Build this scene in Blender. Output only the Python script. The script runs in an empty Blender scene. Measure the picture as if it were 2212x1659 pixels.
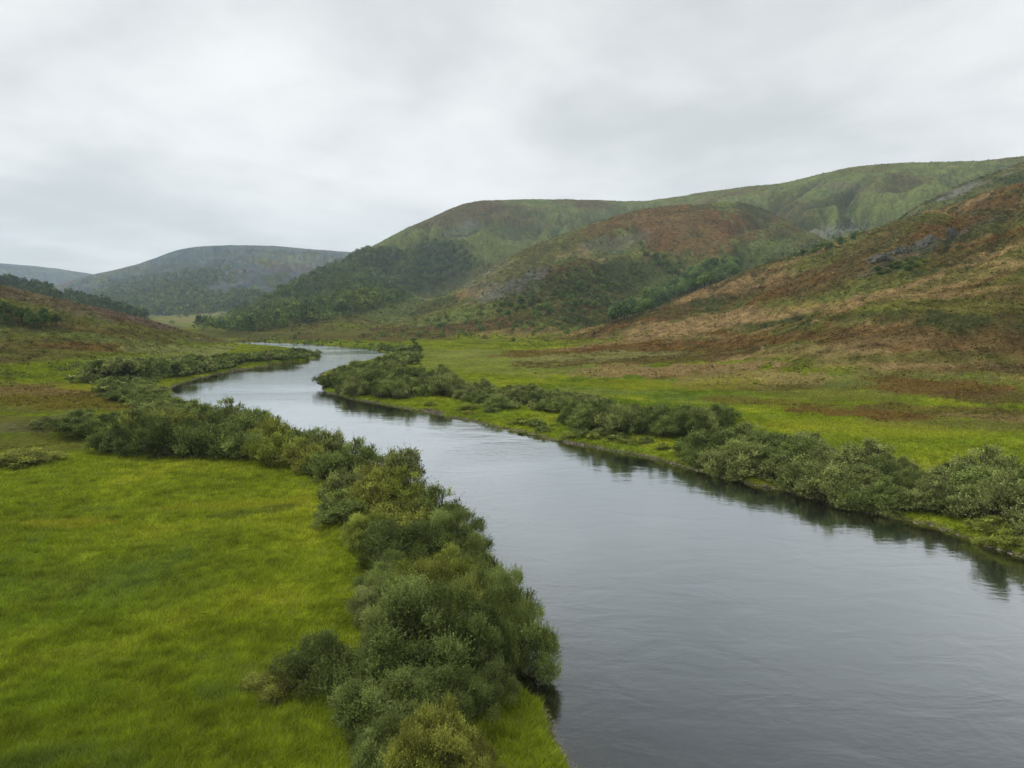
import bpy, math, random
import numpy as np
from mathutils import Vector

# ------------------------------------------------------------------ camera, light, exposure
SC = bpy.context.scene
COL = SC.collection
CAM_H = 16.0
PITCH = math.radians(6.364)
F, CU, CV = 1475.0, 1106.0, 829.5          # focal length and centre in survey pixels (2212 x 1659)
cam = bpy.data.cameras.new('camera')
cam.lens = 36 * F / 2212.0
cam.sensor_width = 36
cam.clip_start = 0.5
cam.clip_end = 30000
camo = bpy.data.objects.new('camera', cam)
camo.location = (0, 0, CAM_H)
camo.rotation_euler = (math.pi / 2 - PITCH, 0, 0)
COL.objects.link(camo)
SC.camera = camo
SC.view_settings.view_transform = 'Standard'
SC.view_settings.look = 'None'
SC.view_settings.exposure = 0.88
SC.view_settings.gamma = 1.0
SUN_EL, SUN_AZ = math.radians(44), math.radians(-62)    # azimuth from +Y, clockwise positive
SKY_GAIN = 1.0

def nd(nt, typ, **kw):
    n = nt.nodes.new(typ)
    for k, v in kw.items():
        if k.startswith('i_'):
            n.inputs[k[2:].replace('_', ' ')].default_value = v
        else:
            setattr(n, k, v)
    return n

def math_node(nt, op, a, b=None, clamp=False):
    n = nt.nodes.new('ShaderNodeMath'); n.operation = op; n.use_clamp = clamp
    for i, v in enumerate((a, b)):
        if v is None: continue
        if isinstance(v, (int, float)): n.inputs[i].default_value = v
        else: nt.links.new(v, n.inputs[i])
    return n.outputs[0]

def mixc(nt, fac, a, b, mode='MIX'):
    n = nt.nodes.new('ShaderNodeMix'); n.data_type = 'RGBA'; n.blend_type = mode
    for s, v in ((0, fac), (6, a), (7, b)):
        if isinstance(v, (int, float)): n.inputs[s].default_value = v
        elif isinstance(v, tuple): n.inputs[s].default_value = (*v[:3], 1)
        else: nt.links.new(v, n.inputs[s])
    return n.outputs[2]

def build_world():
    w = bpy.data.worlds.new('World'); SC.world = w; w.use_nodes = True
    nt = w.node_tree; nt.nodes.clear()
    L = nt.links.new
    tc = nd(nt, 'ShaderNodeTexCoord')
    sep = nd(nt, 'ShaderNodeSeparateXYZ'); L(tc.outputs['Generated'], sep.inputs[0])
    z = math_node(nt, 'MAXIMUM', sep.outputs[2], 0.0)
    den = math_node(nt, 'ADD', z, 0.16)
    px = math_node(nt, 'DIVIDE', sep.outputs[0], den)
    py = math_node(nt, 'DIVIDE', sep.outputs[1], den)
    cmb = nd(nt, 'ShaderNodeCombineXYZ'); L(px, cmb.inputs[0]); L(py, cmb.inputs[1])
    n1 = nd(nt, 'ShaderNodeTexNoise', i_Scale=0.62, i_Detail=5.0, i_Roughness=0.5, i_Distortion=0.35)
    mp = nd(nt, 'ShaderNodeMapping'); mp.inputs['Location'].default_value = (3.1, 7.4, 1.9); mp.inputs['Rotation'].default_value = (0, 0, 0.5)
    mp.inputs['Scale'].default_value = (1.0, 0.85, 1)
    L(cmb.outputs[0], mp.inputs[0]); L(mp.outputs[0], n1.inputs['Vector'])
    n2 = nd(nt, 'ShaderNodeTexNoise', i_Scale=2.1, i_Detail=6.0, i_Roughness=0.55, i_Distortion=0.2)
    L(mp.outputs[0], n2.inputs['Vector'])
    m = math_node(nt, 'ADD', math_node(nt, 'MULTIPLY', n1.outputs[0], 0.70), math_node(nt, 'MULTIPLY', n2.outputs[0], 0.30))
    cr = nd(nt, 'ShaderNodeValToRGB'); L(m, cr.inputs[0])
    e = cr.color_ramp; e.interpolation = 'B_SPLINE'
    e.elements[0].position = 0.38; e.elements[0].color = (0.350, 0.366, 0.366, 1)
    e.elements[1].position = 0.61; e.elements[1].color = (0.580, 0.582, 0.576, 1)
    x = e.elements.new(0.5); x.color = (0.480, 0.489, 0.487, 1)
    # brighter towards the zenith, as an overcast sky is
    zr = nd(nt, 'ShaderNodeMapRange', interpolation_type='SMOOTHSTEP')
    zr.inputs['From Min'].default_value = 0.62; zr.inputs['From Max'].default_value = 1.0
    zr.inputs['To Min'].default_value = 1.0; zr.inputs['To Max'].default_value = 4.0
    L(z, zr.inputs[0])
    zd = nd(nt, 'ShaderNodeMapRange', interpolation_type='SMOOTHSTEP')
    zd.inputs['From Min'].default_value = 0.36; zd.inputs['From Max'].default_value = 0.60
    zd.inputs['To Min'].default_value = 1.0; zd.inputs['To Max'].default_value = 0.62
    L(z, zd.inputs[0])
    cl = mixc(nt, 1.0, cr.outputs[0], math_node(nt, 'MULTIPLY', zr.outputs[0], zd.outputs[0]), 'MULTIPLY')
    sky = nd(nt, 'ShaderNodeTexSky', sky_type='NISHITA')
    sky.sun_disc = False; sky.sun_elevation = SUN_EL; sky.sun_rotation = SUN_AZ
    skc = mixc(nt, 1.0, sky.outputs[0], (0.1, 0.1, 0.1), 'MULTIPLY')
    tot = mixc(nt, 0.96, skc, cl)
    bg = nd(nt, 'ShaderNodeBackground', i_Strength=SKY_GAIN); L(tot, bg.inputs[0])
    out = nd(nt, 'ShaderNodeOutputWorld'); L(bg.outputs[0], out.inputs[0])
build_world()

sl = bpy.data.lights.new('sun', 'SUN'); sl.energy = 1.5; sl.angle = math.radians(14); sl.color = (1.0, 0.97, 0.92)
so = bpy.data.objects.new('sun', sl)
sd = Vector((math.cos(SUN_EL) * math.sin(SUN_AZ), math.cos(SUN_EL) * math.cos(SUN_AZ), math.sin(SUN_EL)))
so.rotation_euler = (-sd).to_track_quat('-Z', 'Y').to_euler(); so.location = (0, 0, 300)
COL.objects.link(so)

# ------------------------------------------------------------------ helpers
RNG = np.random.default_rng(7)

_pr = np.random.default_rng(99)
PERM = _pr.permutation(512).astype(np.int64); GRA = _pr.random(512) * 2 * math.pi; GX = np.cos(GRA); GY = np.sin(GRA)
def perlin(x, y, seed=0):
    xi = np.floor(x).astype(np.int64); yi = np.floor(y).astype(np.int64)
    xf = x - xi; yf = y - yi
    u = xf * xf * xf * (xf * (xf * 6 - 15) + 10); v = yf * yf * yf * (yf * (yf * 6 - 15) + 10)
    a0 = PERM[(xi + seed * 37) & 511]; a1 = PERM[(xi + 1 + seed * 37) & 511]; yy = yi + seed * 101
    def c(a, o, dx, dy):
        k = PERM[(a + yy + o) & 511]; return GX[k] * dx + GY[k] * dy
    b0 = c(a0, 0, xf, yf) * (1 - u) + c(a1, 0, xf - 1, yf) * u
    b1 = c(a0, 1, xf, yf - 1) * (1 - u) + c(a1, 1, xf - 1, yf - 1) * u
    return 1.5 * (b0 * (1 - v) + b1 * v)

def fbm(x, y, lam, octs=4, seed=0, rough=0.5):
    s = 0; a = 1; t = 0
    for k in range(octs):
        s = s + a * perlin(x / lam + 17.3 * k, y / lam - 9.1 * k, seed + k); t += a; a *= rough; lam *= 0.5
    return s / t * 1.6

def sstep(a, b, x):
    t = np.clip((x - a) / (b - a), 0, 1); return t * t * (3 - 2 * t)

CP, SP = math.cos(PITCH), math.sin(PITCH)
def ray(u, v):
    u = np.asarray(u, float); v = np.asarray(v, float)
    X = (u - CU) / F; Y = (CV - v) / F
    return X, CP + Y * SP, -SP + Y * CP          # world direction
def on_plane(u, v, z=0.0):
    x, y, k = ray(u, v); t = (z - CAM_H) / k
    return x * t, y * t
def project(x, y, z):
    dz = z - CAM_H
    Z = y * CP - dz * SP; Y = y * SP + dz * CP
    Z = np.where(Z < 0.1, 0.1, Z)
    return CU + F * x / Z, CV - F * Y / Z

def in_poly(px, py, poly):
    poly = np.asarray(poly, float); inside = np.zeros(np.shape(px), bool)
    n = len(poly)
    for i in range(n):
        x0, y0 = poly[i]; x1, y1 = poly[(i + 1) % n]
        c = ((y0 > py) != (y1 > py)) & (px < (x1 - x0) * (py - y0) / (y1 - y0 + 1e-12) + x0)
        inside ^= c
    return inside
def poly_dist(px, py, poly):
    poly = np.asarray(poly, float); d = np.full(np.shape(px), 1e18)
    n = len(poly)
    for i in range(n):
        x0, y0 = poly[i]; x1, y1 = poly[(i + 1) % n]
        ex, ey = x1 - x0, y1 - y0; L = ex * ex + ey * ey + 1e-12
        t = np.clip(((px - x0) * ex + (py - y0) * ey) / L, 0, 1)
        d = np.minimum(d, (px - x0 - t * ex) ** 2 + (py - y0 - t * ey) ** 2)
    return np.sqrt(d)

# ------------------------------------------------------------------ the river outline (surveyed, on z = 0)
LEFT_BANK = [(1420, 1900), (1300, 1750), (1238, 1659), (1196, 1592), (1150, 1530), (1102, 1440), (1068, 1350), (1030, 1255), (975, 1165), (915, 1090),
             (850, 1035), (775, 992), (690, 955), (590, 922), (500, 898), (425, 880), (380, 862), (366, 846), (385, 830), (440, 814), (520, 799),
             (610, 785), (676, 775), (694, 768), (680, 761), (640, 754), (590, 748.5), (540, 744.5), (500, 742)]
RIGHT_BANK = [(500, 738.2), (560, 739), (630, 742), (700, 746.5), (770, 752), (822, 759), (836, 766), (800, 778), (740, 792), (700, 806), (689, 822),
              (700, 841), (740, 857), (800, 868), (846, 877), (900, 886), (1000, 906), (1100, 927), (1200, 950), (1300, 970),
              (1400, 989), (1480, 1006), (1580, 1034), (1700, 1060), (1830, 1097), (1950, 1123), (2080, 1160), (2212, 1205), (2400, 1270), (2800, 1420)]
def bank_world(lst):
    a = np.array(lst, float); x, y = on_plane(a[:, 0], a[:, 1]); return list(zip(x, y))
lb = bank_world(LEFT_BANK); rb = bank_world(RIGHT_BANK)
RIVER = [(8.0, -40.0), (6.5, 6.0)] + lb + [(-200, 345), (-420, 430), (-420, 450), (-200, 372)] + rb + [(60, 6.0), (75, -40.0)]
def catmull(p, n=5):
    p = np.array(p); out = []
    N = len(p)
    for i in range(N):
        a, b, c, d = p[i - 1], p[i], p[(i + 1) % N], p[(i + 2) % N]
        for k in range(n):
            t = k / n
            out.append(0.5 * ((2 * b) + (c - a) * t + (2 * a - 5 * b + 4 * c - d) * t * t + (3 * b - a - 3 * c + d) * t ** 3))
    return np.array(out)
RIVER = catmull(RIVER, 3)
def river_sd(x, y):                                   # > 0 on land
    x = np.asarray(x, float); y = np.asarray(y, float)
    near = (y < 475) & (y > -60) & (x > -450) & (x < 150) & (x > -60 - 1.0 * np.abs(y - 200) - (y > 240) * 400)
    out = np.full(x.shape, 99.0)
    if near.any(): out[near] = river_sd0(x[near], y[near])
    return out
def river_sd0(x, y):
    d = poly_dist(x, y, RIVER)
    s = np.where(in_poly(x, y, RIVER), -d, d)
    return s + 0.8 * fbm(x, y, 9, 3, 40) + 0.4 * fbm(x, y, 2.6, 3, 44)

# ------------------------------------------------------------------ the hills: crest (u, v, distance), foot distance
HILLS = {
 'far':   [(-700, 600, 4100, 3300), (-300, 556, 4100, 3300), (0, 568, 4100, 3300), (60, 573, 4100, 3300), (120, 580, 4100, 3300), (190, 590, 4100, 3300), (260, 603, 4000, 3300), (400, 640, 4000, 3300), (520, 668, 4000, 3300)],
 'moor':  [(-150, 668, 2500, 1500), (-20, 652, 2500, 1500), (60, 635, 2600, 1450), (110, 620, 2700, 1400), (200, 593, 2800, 1350), (290, 575, 2900, 1250), (335, 559, 2900, 1200), (375, 541, 2900, 1150), (430, 531, 2900, 1100), (520, 529, 2900, 1050), (600, 533, 3000, 1050), (700, 541, 3000, 1050), (775, 546, 3000, 1050), (900, 556, 3000, 1100), (1100, 600, 3000, 1200), (1250, 668, 3000, 1200)],
 'wood':  [(330, 700, 1150, 900), (400, 708, 1100, 640), (440, 702, 1100, 420), (500, 672, 1150, 395), (560, 645, 1180, 390), (640, 609, 1230, 390), (700, 584, 1270, 420), (770, 550, 1300, 400), (820, 525, 1330, 470), (880, 494, 1360, 560), (940, 466, 1380, 650), (985, 445, 1400, 720), (1030, 433, 1400, 760), (1100, 429, 1400, 800), (1200, 430, 1450, 840), (1300, 434, 1500, 870), (1400, 443, 1500, 900), (1500, 455, 1500, 900), (1700, 520, 1500, 900), (1850, 640, 1500, 900)],
 'brown': [(560, 735, 560, 365), (640, 726, 600, 352), (740, 714, 640, 340), (830, 694, 680, 335), (920, 656, 720, 325), (1000, 620, 760, 315), (1040, 593, 780, 310), (1100, 556, 810, 305), (1180, 520, 840, 300), (1260, 490, 870, 320), (1340, 465, 890, 370), (1400, 452, 900, 430), (1450, 445, 900, 460), (1530, 440, 900, 480), (1600, 436, 900, 500), (1660, 455, 900, 520), (1720, 488, 890, 530), (1780, 525, 880, 550), (1850, 580, 860, 560), (1930, 640, 850, 600)],
 'green': [(1200, 640, 1500, 1000), (1330, 500, 1500, 1000), (1440, 444, 1450, 960), (1530, 415, 1400, 840), (1620, 403, 1380, 700), (1690, 398, 1360, 620), (1740, 383, 1360, 590), (1830, 362, 1360, 590), (1900, 355, 1360, 640), (1970, 351, 1360, 640), (2050, 349, 1360, 640), (2130, 346, 1360, 640), (2212, 338, 1360, 640), (2400, 320, 1360, 640), (2900, 300, 1360, 640), (5000, 420, 1360, 640)],
 'ridge': [(1780, 640, 640, 520), (1860, 540, 660, 470), (1918, 483, 680, 440), (1965, 455, 700, 430), (2010, 432, 720, 430), (2100, 390, 740, 430), (2212, 350, 760, 430), (2400, 300, 760, 430), (3000, 240, 760, 430), (5000, 360, 760, 430)],
 'right': [(800, 753, 255, 228), (950, 747, 252, 215), (1130, 737, 285, 200), (1230, 721, 330, 195), (1320, 699, 375, 190), (1390, 678, 400, 190), (1450, 655, 410, 178), (1560, 611, 430, 158), (1640, 578, 445, 140), (1700, 559, 455, 130), (1800, 528, 470, 122), (1860, 508, 480, 118), (1918, 487, 490, 114), (2000, 460, 500, 110), (2100, 432, 505, 108), (2212, 403, 510, 106), (2400, 360, 510, 104), (3000, 300, 510, 100), (5000, 420, 500, 90)],
 'slope': [(-4000, 560, 260, 100), (-1500, 540, 280, 110), (-500, 560, 300, 125), (-200, 588, 305, 130), (0, 619, 310, 138), (100, 641, 315, 142), (243, 668, 320, 155), (347, 702, 320, 170), (417, 721, 315, 190), (486, 737, 308, 225), (540, 748, 300, 240), (600, 760, 280, 230)],
 'pines': [(-4000, 540, 900, 600), (-1500, 520, 900, 600), (-300, 575, 900, 600), (0, 602, 900, 600), (104, 625, 870, 600), (208, 653, 800, 600), (278, 673, 740, 580), (347, 698, 600, 500), (382, 709, 520, 440), (430, 724, 430, 380)],
}
HN = list(HILLS)
PLAIN = 1.1
TH = np.radians(np.linspace(-100, 100, 4001))
def prep(tab):
    a = np.array(tab, float)
    x, y, k = ray(a[:, 0], a[:, 1]); h = np.hypot(x, y)
    th = np.arctan2(x, y); zc = CAM_H + k / h * a[:, 2]
    o = np.argsort(th); th = th[o]; zc = np.maximum(zc[o], 0.0); rc = a[o, 2]; rf = a[o, 3]
    # beyond the ends the hill runs out
    lo, hi = th[0] - 0.12, th[-1] + 0.12
    th = np.concatenate([[lo], th, [hi]]); zc = np.concatenate([[PLAIN if abs(lo) < 1.2 else zc[0]], zc, [PLAIN if abs(hi) < 1.2 else zc[-1]]])
    rc = np.concatenate([[rc[0]], rc, [rc[-1]]]); rf = np.concatenate([[rf[0]], rf, [rf[-1]]])
    ker = np.exp(-0.5 * (np.arange(-40, 41) / 13.0) ** 2); ker /= ker.sum()
    wide = np.exp(-0.5 * (np.arange(-120, 121) / 45.0) ** 2); wide /= wide.sum()
    sm = lambda v, k: np.convolve(np.pad(v, len(k) // 2, mode='edge'), k, 'valid')
    return sm(np.interp(TH, th, zc), ker), sm(np.interp(TH, th, rc), wide), sm(np.interp(TH, th, rf), wide)
HP = {k: prep(v) for k, v in HILLS.items()}

BUMPS = []        # local rises: (x, y, radius x, radius y, height)
for u, v, rx, ry, hh in [(90, 868, 26, 12, 2.2), (40, 930, 16, 8, 1.3), (250, 900, 14, 9, 0.9), (2180, 880, 22, 14, 2.6), (1750, 905, 20, 10, 0.9), (1900, 800, 30, 22, 3.0), (1500, 800, 26, 18, 1.6)]:
    bx, by = on_plane(u, v, PLAIN); BUMPS.append((float(bx), float(by), rx, ry, hh))

def burns(x, y, lay):
    r = np.hypot(x, y); th = np.arctan2(x, y); wq = 0.9 * fbm(x, y, 220, 3, 31)
    return [np.abs(perlin(th * 900 / lam * np.where(r > 1800, 1.6, 1.0) + wq * 120 / lam, r / (lam * 5.5) + lay * 3.7, q)) for lam, q in ((150.0, 33), (62.0, 34), (27.0, 35))]

def terrain(x, y, want=False):
    r = np.hypot(x, y); th = np.arctan2(x, y)
    wx = 18 * fbm(x, y, 140, 2, 3) * sstep(150, 500, r)
    hs = []; ts = []
    for n in HN:
        zc, rc, rf = HP[n]
        Z = np.interp(th, TH, zc); R0 = np.interp(th, TH, rc); Fo = np.interp(th, TH, rf)
        rr = r + wx * sstep(1.0, 0.8, (r - Fo) / (R0 - Fo)) 
        t = (rr - Fo) / (R0 - Fo)
        tc = np.clip(t, 0, 1)
        s = 0.5 * tc + 0.5 * tc * tc * (3 - 2 * tc)
        s = np.where(t < 0.12, s * sstep(-0.12, 0.12, t) , s)
        back = np.clip((r - R0) / (0.38 * (R0 - Fo) + 40), 0, 1)
        s = np.where(r > R0, 1 - 0.8 * sstep(0, 1, back), s)
        hs.append(np.maximum(Z - PLAIN, 0) * s); ts.append(t)
    H = np.array(hs)
    M = H.max(0)
    up = (np.sum(H ** 8, 0) + 1e-30) ** 0.125
    up = np.where(M > 0.01, up, M)
    lay = H.argmax(0)
    T = np.take_along_axis(np.array(ts), lay[None], 0)[0]
    crest = sstep(0.5, 0.95, T)                       # keep the skyline where it was surveyed
    n = 0
    for lam, k, sd_ in ((260, 0.075, 11), (120, 0.10, 12), (55, 0.10, 13), (26, 0.085, 14), (12, 0.07, 15), (6, 0.05, 16)):
        a = k * lam * np.minimum(1, up / (lam * 0.22)) * (1 - crest * (0.95 if lam > 50 else 0.5))
        p = perlin(x / lam, y / lam, sd_)
        q = 0.85 - 3.0 * np.abs(p) if lam > 100 else p
        n = n + a * (q * (0.6 if lam > 100 else 1.0))
    # burns and hollows running down the slopes, with spurs between them
    down = np.sin(np.pi * np.clip(T, 0, 1) ** 0.8) ** 0.7 * sstep(0.97, 0.7, T) * sstep(6, 40, up)
    soft_ = np.where(lay == HN.index('brown'), 0.45, 1.0)
    for k, p in zip((0.19, 0.10, 0.045), burns(x, y, lay)):
        k = k * soft_
        n = n - down * k * np.minimum(up, 160) * (1 - sstep(0.0, 0.30, p)) + down * k * 0.35 * np.minimum(up, 160) * sstep(0.2, 0.6, p)
    h = PLAIN + np.maximum(up + n, 0) + 0.22 * fbm(x, y, 16, 3, 5) + 0.05 * fbm(x, y, 2.5, 2, 6) + 0.5 * fbm(x, y, 60, 2, 8) * sstep(60, 130, r)
    for bx, by, rx, ry, hh in BUMPS:
        h = h + hh * np.exp(-((x - bx) / rx) ** 2 - ((y - by) / ry) ** 2)
    sd = river_sd(x, y)
    # the bank: a shelf of stones at the water, a cut turf lip, then the flood plain
    cut = sstep(-0.05, 0.30, sd - 0.8 * sstep(0.30, 0.7, fbm(x, y, 14, 3, 51)))
    bank = np.where(sd > 0, 0.03 + 0.14 * np.clip(sd, 0, 1) + cut * (0.24 + (np.maximum(h, 0.7) - 0.41) * sstep(0.9, 8, sd)), -2.6 * sstep(0, 9, -sd) - 0.12 * np.clip(-sd, 0, 1))
    h = np.where(sd < 8, bank, h)
    if want: return h, lay, M, T, sd
    return h

GRID = {}
def look(x, y, *names):
    """bilinear look-up in the finished ground sheet (front sector)"""
    r = np.hypot(x, y); th = np.arctan2(x, y); R_, T_ = GRID['r'], GRID['th']
    fi = np.interp(r, R_, np.arange(len(R_))); fj = np.interp(th, T_, np.arange(len(T_)))
    i = np.minimum(fi.astype(int), len(R_) - 2); j = np.minimum(fj.astype(int), len(T_) - 2); a = fi - i; b = fj - j
    out = []
    for n in names:
        g = GRID[n]; aa, bb = (a[:, None], b[:, None]) if g.ndim == 3 else (a, b)
        out.append((g[i, j] * (1 - bb) + g[i, j + 1] * bb) * (1 - aa) + (g[i + 1, j] * (1 - bb) + g[i + 1, j + 1] * bb) * aa)
    return out

def cast(u, v):                                       # survey pixels -> points on the terrain
    u = np.asarray(u, float); v = np.asarray(v, float)
    dx, dy, dz = ray(u, v); hl = np.hypot(dx, dy)
    dx, dy, dz = dx / hl, dy / hl, dz / hl
    res = np.full(dx.shape, np.nan); todo = np.ones(dx.shape, bool); rr = 15.0
    while rr < 4400 and todo.any():
        rr *= 1.008; i = np.where(todo)[0]
        z = CAM_H + dz[i] * rr
        hit = look(dx[i] * rr, dy[i] * rr, 'z')[0] > z
        j = i[hit]; res[j] = rr / 1.004; todo[j] = False
    x, y = dx * res, dy * res; ok = ~np.isnan(res)
    zz = np.full(dx.shape, np.nan)
    if ok.any(): zz[ok] = look(x[ok], y[ok], 'z')[0]
    return x, y, zz

# ------------------------------------------------------------------ land cover (albedo of the ground)
C = {k: np.array(v) for k, v in dict(
    meadow=(0.170, 0.212, 0.013), lush=(0.105, 0.160, 0.012), yellow=(0.235, 0.240, 0.020), olive=(0.130, 0.126, 0.032), dark=(0.062, 0.075, 0.024),
    rust=(0.146, 0.080, 0.026), brown=(0.112, 0.076, 0.030), straw=(0.290, 0.200, 0.092), hillgreen=(0.145, 0.172, 0.046), pale=(0.220, 0.230, 0.075),
    scree=(0.190, 0.188, 0.180), purple=(0.150, 0.108, 0.088), wood=(0.055, 0.085, 0.032), hazed_heath=(0.074, 0.102, 0.106), amber=(0.165, 0.122, 0.020), stone=(0.13, 0.11, 0.075), mud=(0.085, 0.062, 0.034)).items()}  # cover of far hills and moor has blue distance haze painted in
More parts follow.
